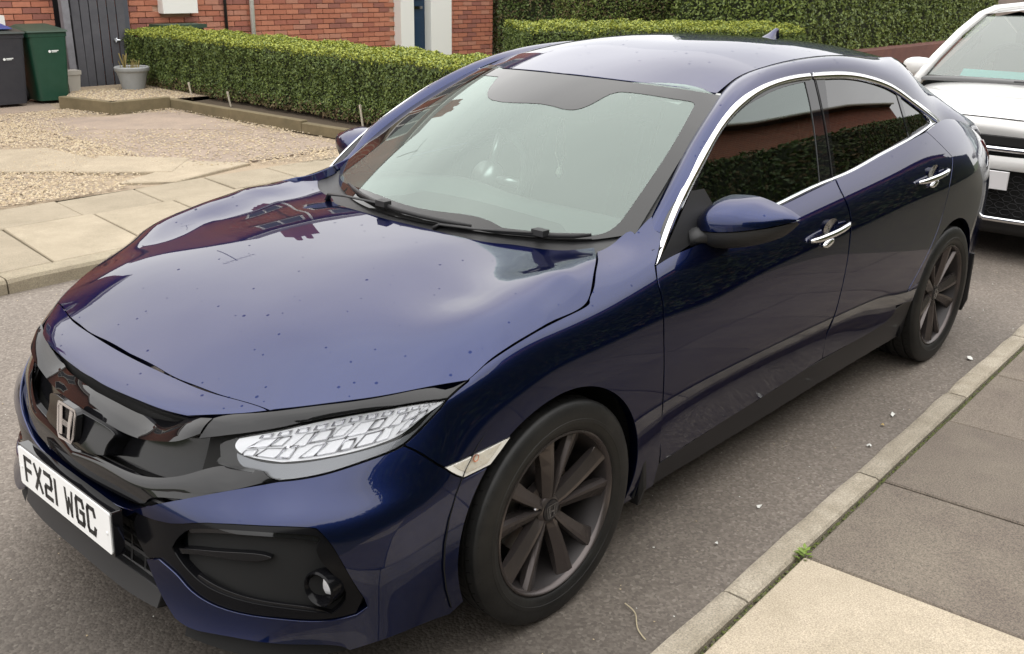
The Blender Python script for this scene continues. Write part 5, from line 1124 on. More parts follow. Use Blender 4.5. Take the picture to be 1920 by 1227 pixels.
def dbf():
    # grit and litter crumbs on the road
    x=random.uniform(-2,5); y=random.uniform(-1.2,3); 
    return (x,y,.002) if random.random()<.5 else None
dg=scatter_stones('road_grit',700,dbf,.0035,[STON[2],STON[0],mat('grit_white',(.6,.6,.56),.7)]); dg['label']='pale grit and crumbs scattered on the asphalt'
def kgf():
    x=random.uniform(-1,4); y=ky(x,random.uniform(-1.334,-1.318)); return (x,y,.080)
kg=scatter_stones('joint_dirt',2500,kgf,.005,[mat('moss_dark',(.05,.055,.02),.9),mat('moss',(.09,.11,.02),.9),DIRT]); kg['label']='dark moss and dirt in the joint behind the near kerb'

# ---------------- brick houses
BR=[mat('brick_red_%d'%i,c,.8,noise=(25,.5,tuple(q*.7 for q in c)),bump=(150,.4,.002)) for i,c in enumerate([(.43,.155,.092),(.49,.19,.115),(.37,.13,.085),(.45,.20,.135),(.30,.115,.085)])]
MORT=mat('mortar',(.62,.40,.29),.9,noise=(18,.5,(.50,.31,.22)))
def brickwall_mat():
    def ex(t,b,g):
        l=t.links.new; bt=N(t,'ShaderNodeTexBrick'); bt.inputs['Color1'].default_value=(.36,.105,.058,1); bt.inputs['Color2'].default_value=(.27,.085,.055,1); bt.inputs['Mortar'].default_value=(.42,.30,.22,1)
        bt.inputs['Scale'].default_value=1; bt.inputs['Brick Width'].default_value=.225; bt.inputs['Row Height'].default_value=.075; bt.inputs['Mortar Size'].default_value=.006; bt.offset=.5
        s=N(t,'ShaderNodeSeparateXYZ'); c=N(t,'ShaderNodeCombineXYZ'); a=N(t,'ShaderNodeMath',operation='ADD'); l(g.outputs['Position'],s.inputs[0]); l(s.outputs[0],a.inputs[0]); l(s.outputs[1],a.inputs[1]); l(a.outputs[0],c.inputs[0]); l(s.outputs[2],c.inputs[1]); l(c.outputs[0],bt.inputs['Vector']); l(bt.outputs['Color'],b.inputs['Base Color'])
    return mat('brickwork',(.3,.1,.06),.85,extra=ex)
BW=brickwall_mat(); ROOFT=mat('roof_tile',(.085,.06,.052),.7,noise=(6,.6,(.05,.04,.037))); UPVC=mat('white_upvc',(.78,.77,.73),.3); DKGL=mat('house_glass',(.03,.035,.04),.03,0,.6)
def pipebox(name,x,y,z0,z1,r,m,parent):
    b=MB(); b.tube([(x,y,z0),(x,y,z1)],r,10); return b.ob(name,m,parent,smooth=True)
def house(name,label,x0,x1,yf,yb,h,facade,parent_loc,wins,door=None,ridge='x'):
    H=thing(name,label,'house',parent_loc)
    y0=min(yf,yb); y1=max(yf,yb)
    b=MB(); b.box(((x0+x1)/2,(y0+y1)/2,h/2),(x1-x0,y1-y0,h)); b.ob('wall',facade,H)
    r=MB(); e=.35; rx0,rx1=x0-.1,x1+.1; ym=(y0+y1)/2; hh=1.9
    V=[(rx0,y0-e,h-.05),(rx1,y0-e,h-.05),(rx1,y1+e,h-.05),(rx0,y1+e,h-.05),(rx0,ym,h+hh),(rx1,ym,h+hh)]
    if ridge=='hip': V[4]=(rx0+2.2,ym,h+hh); V[5]=(rx1-2.2,ym,h+hh)
    r.add(V,[(0,1,5,4),(2,3,4,5),(3,0,4),(1,2,5),(3,2,1,0)]); rf=r.ob('roof',ROOFT,H)
    c=MB(); cx=(x0+x1)/2; c.box((cx,ym,h+hh+.3),(.9,.6,1.3)); 
    for q in (-.2,.2): c.lathe([(.12,0),(.10,.35),(.08,.35)],10,c=(cx+q,ym,h+hh+.95))
    ch=c.ob('chimney',BW,rf)
    a=MB(); ax=x0+.8; a.tube([(ax,ym,h+hh-.2),(ax,ym,h+hh+1.6)],.02,6); a.tube([(ax-.5,ym,h+hh+1.5),(ax+.7,ym,h+hh+1.5)],.012,5)
    for q in np.linspace(-.4,.6,7): a.tube([(ax+q,ym-.22,h+hh+1.5),(ax+q,ym+.22,h+hh+1.5)],.007,4)
    a.ob('aerial',mat('aerial_grey',(.3,.3,.3),.5,.6),rf)
    g=MB(); s=-1 if yf<yb else 1; g.tube([(x0,yf+s*.40,h-.1),(x1,yf+s*.40,h-.1)],.055,8); g.ob('gutter',UPVC,H)
    for (wx,wz,ww,wh_) in wins:
        w=MB(); yy=yf+s*.02; fr=.06
        w.box((wx,yy,wz+wh_/2-fr/2),(ww,.06,fr)); w.box((wx,yy,wz-wh_/2+fr/2),(ww,.06,fr)); 
        for q in (-ww/2+fr/2,0,ww/2-fr/2): w.box((wx+q,yy,wz),(fr,.061,wh_-2*fr))
        f=w.ob('window',UPVC,H); p=MB(); p.box((wx,yy-s*.006,wz),(ww-.02,.02,wh_-.02)); p.ob('pane',DKGL,f)
        sl_=MB(); sl_.box((wx,yf+s*.05,wz-wh_/2-.04),(ww+.16,.14,.07)); sl_.ob('sill',KERBF,f)
    return H
yW=10.7
# semi-detached house on the right of the gate: its lower front wall is laid brick by brick
HB=house('brick_house','red brick house behind the clipped hedges, with white door surround and navy door','x' and 4.74,11.80,yW+.055,yW+7,4.9,BW,(8.3,yW+3,0),[(7.9,1.95,1.7,1.1),(6.0,3.9,1.2,1.1),(8.2,3.9,1.6,1.1),(10.6,3.9,1.2,1.1)],ridge='hip')
HA=house('brick_house','red brick house at the far left behind the wheelie bins',-8.0,1.7,yW+.055,yW+7,4.6,BW,(-1,yW+3,0),[(-.2,3.7,1.3,1.1),(-2.5,3.7,1.5,1.1),(-3.5,1.6,1.6,1.25)],ridge='hip')
b=MB(); b.box((2.80,yW+2.6,1.35),(2.12,5.1,2.7)); b.ob('extension_wall',BW,HA); b=MB(); b.box((2.80,yW+2.6,2.76),(2.4,5.4,.14)); b.ob('extension_roof',ROOFT,HA)
def brick_mesh(L_,mi):
    key=('bk',round(L_,3),mi)
    if key in MT: return MT[key]
    b=MB(); b.box((0,0,0),(L_,.055,.064),bev=0)
    V=b.V; me=D.meshes.new('brick'); me.from_pydata([tuple(v) for v in V],[],b.F); me.materials.append(BR[mi]); MT[key]=me; return me
def lay(H,x0,x1,zt,holes,maxn):
    wl=MB(); wl.box(((x0+x1)/2,yW+.028,zt/2+.02),(x1-x0,.05,zt)); wl.ob('mortar_bed',MORT,H)
    cells=[]
    for r in range(int(zt/.075)):
        z=.06+r*.075; x=x0-(.1125 if r%2 else 0)
        while x<x1:
            a,b=max(x,x0)+.005,min(x+.225,x1)-.005; x+=.225
            if b-a<.03: continue
            cxm=(a+b)/2
            if any(h[0]-.0<cxm<h[1] and h[2]<z<h[3] for h in holes): continue
            cells.append((a,b,z))
    cells.sort(key=lambda c:(-(c[2]>.25),np.hypot(c[0]+1.8,yW+2.3)))
    ind=cells[:maxn]; rest=cells[maxn:]
    for a,b,z in ind:
        o=D.objects.new('brick',brick_mesh(b-a,random.choice([0,0,1,1,2,3,4]))); COL.objects.link(o); o.location=((a+b)/2,yW-.006+random.uniform(-.002,.002),z); attach(o,H)
    if rest:
        m=MB()
        for a,b,z in rest: m.box(((a+b)/2,yW-.006+random.uniform(-.002,.002),z),(b-a,.055,.064),mi=random.choice([0,0,1,1,2,3,4]))
        o=m.ob('brick',BR,H); o['kind']='stuff'
lay(HA,1.9,3.86,1.35,[],150)
lay(HB,4.74,11.80,1.35,[(5.25,5.82,1.02,9),(9.42,10.62,-1,9)],290)
m_=MB(); m_.box((5.53,yW-.09,1.30),(.52,.16,.50),bev=.01); mo=m_.ob('meter_box',UPVC,HB)
pipebox('downpipe',6.70,yW-.09,.1,4.8,.034,UPVC,HB); pipebox('waste_pipe',6.28,yW-.06,.1,3.2,.022,mat('pipe_black',(.015,.015,.015),.5),HB)
d_=MB(); d_.box((9.60,yW-.10,1.2),(.29,.18,2.3)); d_.box((10.37,yW-.10,1.2),(.48,.18,2.3)); d_.ob('door_surround',UPVC,HB)
d_=MB(); d_.box((9.94,yW+.0,1.15),(.39,.06,2.1)); dd_=d_.ob('door',mat('navy_door',(.012,.035,.075),.4),HB)
d_=MB(); 
for zz in (.62,1.45): d_.box((9.94,yW-.035,zz),(.25,.012,.55),bev=.004)
d_.ob('door_panel',mat('navy_door',(0,0,0)),dd_)
d_=MB(); d_.box((9.94,yW-.045,1.06),(.24,.02,.045)); d_.ob('letterbox',DCHR,dd_)
s_2=MB(); s_2.box((3.0,yW-.08,1.00),(.42,.12,.13)); s_2.ob('sill',UPVC,HA)
# board gate between the houses
GT=thing('board_gate','grey painted gate of rough vertical boards between the two houses','gate',(4.3,yW-.2,.1))
GB=mat('gate_grey',(.085,.085,.095),.75,noise=(7,.6,(.05,.05,.06)),bump=(60,.4,.002))
for i in range(6):
    x=4.00+.118*i; b=MB(); b.box((x+.05,yW-.20,1.12+random.uniform(-.02,.02)),(.103,.022,1.98),tilt=Matrix.Rotation(random.uniform(-.008,.008),3,'Y')); b.ob('board',GB,GT)
for z in (.4,1.1,1.8): b=MB(); b.box((4.33,yW-.175,z),(.70,.022,.09)); b.ob('rail',GB,GT)
b=MB(); b.box((3.915,yW-.20,1.12),(.09,.09,2.0)); b.ob('gate_post',mat('post_grey',(.22,.22,.24),.7,noise=(8,.5)),GT)
b=MB(); b.box((4.72,yW-.17,1.12),(.07,.07,2.0)); b.ob('gate_post',mat('post_dark',(.06,.065,.08),.7),GT)
b=MB(); b.tube([(4.53,yW-.225,.74),(4.53,yW-.25,.74),(4.60,yW-.25,.735)],.012,8); b.lathe([(.028,-.24),(.028,-.218),(0,-.218)],14,axis='y',c=(4.53,yW,.74)); b.ob('handle',CHR,GT)
bx=MB(); bx.box((4.3,yW+.6,1.2),(.78,.05,2.2)); tag(bx.ob('passage_screen',mat('passage_dark',(.02,.02,.022),.9)),'dark sheet closing the passage behind the gaps of the grey gate','screen')  # near-black sheet across the passage fills the gate gaps
# ---------------- wheelie bins
def bin_(name,label,x,y,body,lid,w=.47,h=.78,z0=.095,stick=None,grp='wheelie bins'):
    r=thing(name,label,'bin',(x,y,z0),grp); b=MB(); d=.50; n=10
    rings=[]
    for f,sc in ((0,.78),(.05,.80),(.5,.90),(.93,.985),(.935,1.04),(1.0,1.04)):
        P=rrect(w*sc,d*sc,.05,3); rings.append([(x+px,y-(d*(1-sc))*.35+py,z0+.03+f*h) for px,py in P])
    k=len(rings[0]); V=[v for r_ in rings for v in r_]; F=[(i*k+j,i*k+(j+1)%k,(i+1)*k+(j+1)%k,(i+1)*k+j) for i in range(5) for j in range(k)]
    b.add(V,F+[tuple(range(k))[::-1]]); b.box((x,y-d*.42,z0+.30),(w*.40,.02,.30),bev=.006); bo=b.ob('body',body,r,autos=.7)
    l=MB(); P0=rrect(w*1.08,d*1.10,.04,3); P1=rrect(w*1.06,d*1.08,.04,3); P2=rrect(w*.86,d*.84,.05,3); P3_=rrect(w*.70,d*.60,.04,3)
    zt=z0+.03+h
    rr=[[(x+a,y+c,zt+.002) for a,c in P0],[(x+a,y+c,zt+.028+.02*(c/d)) for a,c in P1],[(x+a,y+c,zt+.050+.06*(c/d)) for a,c in P2],[(x+a,y+c,zt+.048+.06*(c/d)) for a,c in P3_]]
    V=[v for r_ in rr for v in r_]; F=[(i*k+j,i*k+(j+1)%k,(i+1)*k+(j+1)%k,(i+1)*k+j) for i in range(3) for j in range(k)]+[tuple(range(3*k,4*k))]
    l.add(V,F); lo_=l.ob('lid',lid,r,autos=.5)
    hh=MB(); hh.tube([(x-w*.42,y+d*.57,zt+.02),(x-w*.42,y+d*.66,zt+.035),(x+w*.42,y+d*.66,zt+.035),(x+w*.42,y+d*.57,zt+.02)],.014,6); hh.ob('handle',lid,lo_)
    for q in (-1,1): ww=MB(); ww.lathe([(0,-.02),(.085,-.02),(.095,0),(.085,.02),(0,.02)],18,axis='x',c=(x+q*w*.40,y+d*.30,z0+.09)); ww.ob('wheel',MBL,r)
    return r,bo
BBK=mat('bin_black',(.022,.023,.030),.5,noise=(12,.4,(.04,.04,.045))); BGR=mat('bin_green',(.008,.050,.028),.45,noise=(12,.4,(.02,.07,.045))); BLU=mat('bin_lid_blue',(.035,.06,.22),.45); BLG=mat('bin_lid_green',(.03,.06,.04),.5)
r1,b1=bin_('wheelie_bin','black wheelie bin with a blue lid left of the green bin',2.84,9.98,BBK,mat('bin_lid_dark',(.035,.045,.04),.5),w=.47)
# blue inset of the lid
lb=MB(); lb.box((2.80,9.95,.975),(.36,.30,.012),tilt=Matrix.Rotation(math.radians(7),3,'X'),bev=.004); lb.ob('lid_panel',BLU,[c for c in r1.children if c.name.startswith('lid')][0])
r2_,b2=bin_('wheelie_bin','dark green wheelie bin between the black bin and the gate',3.37,10.05,BGR,BLG,w=.46)
def sticker(x,y,z,par,s=1.0):
    b=MB(); b.lathe([(0,0),(.016*s,0)],10,axis='y',c=(x-.05*s,y,z)); b.add([(x-.028*s,y,z+.012*s),(x+.055*s,y,z+.014*s),(x+.055*s,y,z+.003*s),(x-.028*s,y,z+.001*s)],[(0,3,2,1)]); b.add([(x-.028*s,y,z-.004*s),(x+.035*s,y,z-.003*s),(x+.035*s,y,z-.010*s),(x-.028*s,y,z-.011*s)],[(0,3,2,1)])
    b.ob('sticker',mat('sticker_white',(.72,.75,.74),.6),par)
sticker(3.41,9.775,.69,b2); sticker(2.86,9.712,.63,b1,.95)
# pots
POTG=mat('pot_grey',(.30,.31,.31),.6,noise=(10,.4,(.2,.21,.2))); SOIL=mat('soil',(.05,.035,.02),.95,noise=(60,.6,(.12,.09,.06)))
pt1=thing('plant_pot','large round grey plant pot standing on the corner gravel bed','pot',(4.30,9.93,.2),'garden pots')
b=MB(); b.lathe([(.0,.0),(.125,.0),(.130,.02),(.17,.20),(.19,.26),(.205,.27),(.212,.285),(.212,.315),(.20,.325),(.185,.315),(.18,.28)],36,c=(4.36,9.80,.14)); b.ob('body',POTG,pt1,autos=.6)
b=MB(); b.lathe([(.182,.285),(0,.285)],24,c=(4.36,9.80,.14)); b.ob('soil',SOIL,pt1)
b=MB()
for i in range(26):
    a=random.uniform(0,6.28); r=random.uniform(0,.15); h=random.uniform(.04,.13); x,y=4.36+r*math.cos(a),9.80+r*math.sin(a); b.tube([(x,y,.42),(x+random.uniform(-.04,.04),y,.42+h)],.004,4)
for i in range(5): b.tube([(4.27,9.80,.42),(4.26+random.uniform(-.05,.05),9.80,.60+random.uniform(-.03,.03))],.008,5)
b.ob('dry_plant',mat('dry_stem',(.25,.20,.07),.9),pt1)
pt2=thing('plant_pot','small tall square cream pot beside the green bin','pot',(3.72,10.12,.1),'garden pots')
b=MB()
for z0,z1,w0,w1 in ((.10,.38,.062,.082),(.38,.43,.092,.094)):
    V=[(3.725+a*w0,10.12+c*w0,z0) for a,c in ((-1,-1),(1,-1),(1,1),(-1,1))]+[(3.725+a*w1,10.12+c*w1,z1) for a,c in ((-1,-1),(1,-1),(1,1),(-1,1))]
    b.add(V,[(0,1,5,4),(1,2,6,5),(2,3,7,6),(3,0,4,7),(4,5,6,7),(3,2,1,0)])
b.ob('body',mat('pot_cream',(.36,.34,.30),.7),pt2)
# sleeper edging
TIM=mat('sleeper_wood',(.17,.135,.075),.85,noise=(5,.7,(.09,.075,.04)),bump=(45,.6,.004)); 
TB=thing('timber_edging','low weathered timber sleeper edging round the gravel bed and hedge','edging',(3.9,8.5,.09))
def sleeper(a,b_,h=.115,w=.09):
    a=Vector((*a,0));b_=Vector((*b_,0)); d=b_-a; m=MB(); c=(a+b_)/2; m.box((c.x,c.y,.085+h/2),(d.length-.006,w,h),rz=math.atan2(d.y,d.x),bev=.006); m.ob('sleeper',TIM,TB)
sleeper((3.24,9.35),(3.45,8.50),.14); sleeper((3.40,8.52),(4.14,8.56),.14); sleeper((4.18,8.60),(4.22,7.35)); sleeper((4.22,7.35),(4.27,6.10),.12); sleeper((4.27,6.10),(4.34,4.95),.10)
sheet('gravel_bed',[(3.28,9.4),(3.46,8.56),(4.16,8.6),(4.8,8.6),(4.8,10.4),(3.9,10.4)],.188,DRIVE,'structure')
def bfn():
    x=random.uniform(3.3,4.6); y=random.uniform(8.6,10.0); return (x,y,.192) if inside((x,y),[(3.28,9.4),(3.46,8.56),(4.16,8.6),(4.6,8.6),(4.6,10.2),(3.9,10.2)]) else None
o=scatter_stones('bed_gravel',2500,bfn,.017,STON); o['label']='buff gravel filling the raised timber bed'
sheet('hedge_soil',[(4.24,8.5),(4.30,6.1),(4.38,4.9),(5.8,4.95),(5.8,10.5),(4.8,10.5),(4.8,8.6)],.150,SOIL)
for (x,y,ln,lb) in ((4.52,8.72,.17,'thin pale stake leaning at the left foot of the hedge'),(4.50,7.85,.14,'thin pale stake in front of the hedge bottom, middle of the three'),(4.62,5.62,.20,'thin upright pale stake by the hedge near the car windscreen')):
    b=MB(); b.tube([(x+.02,y,.14),(x-.01,y,.16+ln)],.011,6); b.box((x-.01,y,.165+ln),(.018,.018,.03)); tag(b.ob('garden_stake',mat('stake_pale',(.5,.45,.36),.8)),lb,'stake','garden stakes')
# ---------------- hedges of leaves
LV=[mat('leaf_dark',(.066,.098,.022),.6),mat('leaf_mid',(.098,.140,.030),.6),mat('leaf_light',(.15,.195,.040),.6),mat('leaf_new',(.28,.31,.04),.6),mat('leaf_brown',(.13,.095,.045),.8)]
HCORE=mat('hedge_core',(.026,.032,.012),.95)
TWIG=mat('hedge_twig',(.16,.095,.06),.9)
def leaves(name,n,P,Nn,size,tops,parent,amp=.05,pal=(0,1,1,2),topal=(3,3,2),fz=1.,low=None):
    """n leaf quads on sampled surface points P with normals Nn"""
    a=rs.normal(size=(n,3)); a=a+Nn*1.1; a/=np.linalg.norm(a,axis=1,keepdims=True)
    t=np.cross(a,rs.normal(size=(n,3))); t/=np.linalg.norm(t,axis=1,keepdims=True); b=np.cross(a,t)
    s=(size*rs.uniform(.6,1.3,n))[:,None]
    V=np.stack([P-t*s,P+b*s*.55,P+t*s,P-b*s*.55],1)
    F=np.arange(n*4,dtype=np.int32)
    me=D.meshes.new(name); me.vertices.add(n*4); me.vertices.foreach_set('co',V.ravel()); me.loops.add(n*4); me.loops.foreach_set('vertex_index',F); me.polygons.add(n); me.polygons.foreach_set('loop_start',np.arange(0,n*4,4,dtype=np.int32)); me.polygons.foreach_set('loop_total',np.full(n,4,np.int32))
    mi=np.where(tops,rs.choice(topal,n),rs.choice(pal,n)); mi=mi if low is None else np.where(low,4,mi); me.polygons.foreach_set('material_index',mi.astype(np.int32)); me.update(calc_edges=True)
    for m in LV: me.materials.append(m)
    o=D.objects.new(name,me); COL.objects.link(o); attach(o,parent); o['kind']='stuff'; return o
def lump(p,f,s): 
    return np.sin(p[:,0]*f+s)*np.sin(p[:,1]*f*1.13+s*2)+.6*np.sin(p[:,0]*f*2.3+s)*np.sin(p[:,2]*f*2.6+s)+.5*np.sin(p[:,1]*f*3.1)*np.sin(p[:,2]*f*2.9+s*3)
def hedge(label,A,B,depth,z0,z1,n,size=.02,pal=(0,1,1,2),topal=(3,3,2,1),crown=.06,grp='clipped hedges',stems=True,front_only=False,topband=.035):
    A=np.array(A,float);B=np.array(B,float); d=B-A; L_=np.linalg.norm(d); d/=L_; nn=np.array([d[1],-d[0]]) # front normal
    H=thing('hedge',label,'hedge',((A[0]+B[0])/2,(A[1]+B[1])/2,z0),grp)
    hh=z1-z0; areas=np.array([L_*hh,L_*depth,depth*hh,depth*hh,L_*hh*(.15 if front_only else .5)]); pr=areas/areas.sum()
    f=rs.choice(5,n,p=pr); u=rs.uniform(0,1,n); v=rs.uniform(0,1,n); P=np.zeros((n,3)); Nn=np.zeros((n,3))
    for k in range(5):
        q=f==k
        if k==0: al,dp,zz=u*L_,v*0,v*hh; no_=(nn[0],nn[1],0)
        if k==1: al,dp,zz=u*L_,v*depth,v*0+hh; no_=(0,0,1)
        if k==2: al,dp,zz=u*0,u*depth,v*hh; no_=(-d[0],-d[1],0)
        if k==3: al,dp,zz=u*0+L_,u*depth,v*hh; no_=(d[0],d[1],0)
        if k==4: al,dp,zz=u*L_,v*0+depth,v*hh; no_=(-nn[0],-nn[1],0)
        zz=zz+crown*(np.sin(np.clip(dp/depth,0,1)*math.pi))*(zz/hh)
        # round the top edges
        X=A[0]+d[0]*al-nn[0]*dp; Y=A[1]+d[1]*al-nn[1]*dp
        P[q]=np.stack([X,Y,z0+zz],1)[q]; Nn[q]=no_
    rr=.05; zz=P[:,2]-z0; e=np.clip((zz-(hh-rr*2))/(rr*2),0,1)*(f!=1); P-=Nn*(e**2)[:,None]*rr
    P+=Nn*(lump(P,5.,len(label))*.022+lump(P,19.,1)*.014)[:,None]; P-=Nn*np.abs(rs.normal(0,.028,n))[:,None]
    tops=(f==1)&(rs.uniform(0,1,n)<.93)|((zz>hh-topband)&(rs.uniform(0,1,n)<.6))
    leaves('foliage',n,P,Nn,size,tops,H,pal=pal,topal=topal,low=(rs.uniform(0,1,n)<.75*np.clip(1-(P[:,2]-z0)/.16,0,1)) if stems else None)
    # shoots on top
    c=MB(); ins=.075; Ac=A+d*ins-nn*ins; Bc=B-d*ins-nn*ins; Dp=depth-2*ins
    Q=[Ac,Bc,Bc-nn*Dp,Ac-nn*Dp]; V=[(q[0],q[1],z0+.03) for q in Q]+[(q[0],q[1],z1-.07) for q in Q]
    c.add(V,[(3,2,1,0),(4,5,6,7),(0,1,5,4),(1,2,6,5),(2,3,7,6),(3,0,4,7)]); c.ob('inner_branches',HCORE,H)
    if stems:
        s=MB()
        for i in range(int(L_*16)):
            al=random.uniform(.03,L_-.03); dp=random.uniform(.06,depth*.5); x,y=A[0]+d[0]*al-nn[0]*dp,A[1]+d[1]*al-nn[1]*dp
            s.tube([(x,y,.1),(x+random.uniform(-.05,.05),y+random.uniform(-.05,.05),z0+.14)],[.012,.007],5,cap=False)
        so_=s.ob('stem',TWIG,H); so_['kind']='stuff'
    return H
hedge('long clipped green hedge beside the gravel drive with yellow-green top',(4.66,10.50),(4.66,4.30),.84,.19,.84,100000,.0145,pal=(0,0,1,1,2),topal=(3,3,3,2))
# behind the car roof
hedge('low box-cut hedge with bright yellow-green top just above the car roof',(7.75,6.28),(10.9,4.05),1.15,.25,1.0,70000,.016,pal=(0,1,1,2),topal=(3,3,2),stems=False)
hedge('tall dull green hedge at the end of the brick house wall',(11.85,10.55),(16.5,7.1),1.4,.15,2.5,60000,.026,pal=(0,1,1,4),topal=(2,1),stems=False)
hedge('low olive hedge standing behind the yellow-topped hedge',(10.9,7.9),(15.2,5.9),1.0,.15,1.35,44000,.022,pal=(1,2,2,4),topal=(2,2,3),stems=False)
hedge('big dense dark green hedge beyond the back of the car, left of the white car',(11.2,4.35),(19.6,4.45),2.0,.55,3.2,110000,.026,pal=(1,2,2,2,0),topal=(2,2),stems=False)
# red soil bank / paving below the big hedge
RD=conc('red_bank',(.17,.07,.05),(.12,.05,.04),4,60,.3)
b=MB(); b.box((15.5,4.55,.32),(9.0,.9,.62)); tag(b.ob('low_bank',RD),'low reddish brown bank under the big dark hedge','bank')
# wooden fence far right
FN_=thing('wooden_fence','weathered vertical board fence behind the white car roof','fence',(23,5.5,0)); FW=mat('fence_wood',(.27,.22,.19),.8,noise=(6,.6,(.17,.14,.13)))
for i in range(36):
    b=MB(); b.box((21.5+i*.145*.9,5.6-i*.12*.5,1.25),(.02,.135,2.5),rz=math.radians(58)); b.ob('board',FW,FN_)
# small utility things by the hedge top
b=MB(); b.box((5.35,10.35,.50),(.60,.30,.76)); b.box((5.35,10.33,.90),(.66,.34,.05)); tag(b.ob('storage_box',BLG),'dull green box lid showing behind the hedge at its left end','box')
# ---------------- opposite (camera) side: hedge and houses that the paintwork reflects
hedge('tall dark hedge behind the near pavement, on the camera side',(20.0,-3.1),(-9.0,-4.1),.9,.1,2.8,70000,.042,pal=(0,0,0,4),topal=(0,1),stems=False,grp=None)
house('brick_house','plain red brick house across the pavement on the camera side',1.0,24,-6.6,-14,5.6,BW,(8,-10,0),[(3,1.5,1.8,1.2),(6.5,3.8,1.4,1.1),(3,3.8,1.4,1.1),(10,3.8,1.6,1.1),(10,1.5,1.8,1.2)])
house('brick_house','plain red brick house behind the camera towards the left',-16,-2.8,-9.5,-16,4.9,BW,(-8,-14,0),[(-4,1.5,1.8,1.2),(-7,3.8,1.4,1.1),(-11,3.8,1.6,1.1)])
# ---------------- little things on the ground
wd=thing('weed','small green weed growing at the kerb beside the pale flag','weed',(.60,-1.30,.09)); b=MB()
for i in range(26):
    a=random.uniform(0,6.28); r=random.uniform(.006,.030); h=random.uniform(.006,.028); c=Vector((.615+math.cos(a)*r*1.2,-1.306+math.sin(a)*r*.8,.088+h)); t=Vector((math.cos(a),math.sin(a),.5))*.010; s=t.cross(Vector((0,0,1))).normalized()*.006; b.add([c-t,c-s,c+t,c+s],[(0,1,2,3)])
b.ob('leaf',mat('weed_leaf',(.16,.24,.03),.6),wd)
LIT=mat('litter_white',(.72,.72,.68),.7)
def litter(x,y,s,rz,label,m=LIT):
    b=MB(); n=7; V=[]
    for i in range(n): a=2*math.pi*i/n; q=random.uniform(.6,1.2); V.append((x+math.cos(a+rz)*s*q,y+math.sin(a+rz)*s*q*.6,.004+random.uniform(0,.010)))
    V.append((x,y,.012)); b.add(V,[(i,(i+1)%n,n) for i in range(n)]); tag(b.ob('litter',m),label,'litter','scraps of litter on the road')
litter(2.83,-1.02,.022,.3,'small white scrap lying right of the rear tyre'); litter(1.96,-1.02,.018,1,'white crumpled scrap on the road near the rear wheel'); litter(1.83,-1.03,.012,2,'yellowish fleck beside the white scrap near the rear wheel',mat('litter_ochre',(.5,.35,.12),.8)); litter(1.62,-1.07,.013,2,'tiny white scrap by the kerb behind the door'); litter(.92,-1.0,.012,.4,'tiny white crumb under the middle of the front door'); litter(.62,-1.02,.010,1.4,'tiny white crumb on the road just behind the front wheel')
b=MB(); b.tube(catmull([(.17,-1.00,.006),(.15,-1.05,.008),(.105,-1.09,.006),(.08,-1.135,.004)],5),.0018,5); tag(b.ob('dry_stalk',mat('stalk',(.42,.36,.24),.8)),'thin curved dry grass stalk on the road by the front wheel','stalk')
# ---------------- white car behind
WC=thing('parked_car','white hatchback parked close behind the dark blue car','car',(6.6,-.1,0)); WP_=mat('white_paint',(.55,.545,.53),.3,0,1,.03)
yc=-.26
def wpt(x,y,z): return (x,yc+KS*(x-4.7)+y*.93,z)
def wloft(name,rows,m,par,smooth=True,sub=2):
    V=[];n=None
    for (x,pts) in rows:
        full=[(x+(p[2] if len(p)>2 else 0),p[0],p[1]) for p in pts]+[(x+(p[2] if len(p)>2 else 0),-p[0],p[1]) for p in pts[::-1] if abs(p[0])>1e-6]
        n=len(full); V+=[wpt(*q) for q in full]
    F=[(i*n+j,i*n+j+1,(i+1)*n+j+1,(i+1)*n+j) for i in range(len(rows)-1) for j in range(n-1)]
    o=mk(name,V,F,m,par,smooth=smooth); bm=bmesh.new(); bm.from_mesh(o.data); bmesh.ops.recalc_face_normals(bm,faces=bm.faces); bm.to_mesh(o.data); bm.free()
    if sub: s=o.modifiers.new('sub','SUBSURF'); s.levels=sub; s.render_levels=sub
    return o
# body: rows from the nose back; each row goes from the sill up to the middle of the bonnet
rows=[(4.76,[(.50,.60),(.50,.64),(.48,.72),(.36,.75),(.18,.76),(0,.76)]),(4.735,[(.74,.42,.10),(.76,.62,.08),(.70,.76,.05),(.48,.81,.01),(.24,.835),(0,.84)]),(4.84,[(.82,.40,.03),(.84,.64,.01),(.78,.78),(.56,.865),(.28,.885),(0,.89)]),(5.10,[(.86,.40),(.87,.66),(.80,.84),(.62,.905),(.3,.93),(0,.935)]),(5.45,[(.87,.38),(.88,.66),(.82,.88),(.66,.945),(.34,.97),(0,.975)]),(5.78,[(.87,.36),(.88,.66),(.83,.90),(.72,.96),(.36,.985),(0,.99)]),(5.86,[(.87,.36),(.88,.66),(.83,.90),(.72,.955),(.36,.975),(0,.98)])]
body=wloft('body',rows,WP_,WC)
for sg in (1,-1):
    g=MB(); 
    for (x,pts) in [(5.84,[(.87,.25),(.885,.66),(.83,.90),(.79,.955)]),(7.0,[(.87,.25),(.89,.66),(.85,.90),(.79,.99)]),(8.3,[(.86,.3),(.87,.7),(.82,.93),(.75,1.03)]),(8.78,[(.70,.35),(.70,.7),(.66,.9),(.62,1.0)])]: g.V+=[wpt(x,y*sg,z) for y,z in pts]
    g.F=[(i*4+j,i*4+j+1,i*4+j+5,i*4+j+4) for i in range(3) for j in range(3)]; g.F=[f if sg<0 else f[::-1] for f in g.F]; g.M=[0]*9; g.ob('door_side',WP_,WC,smooth=True)
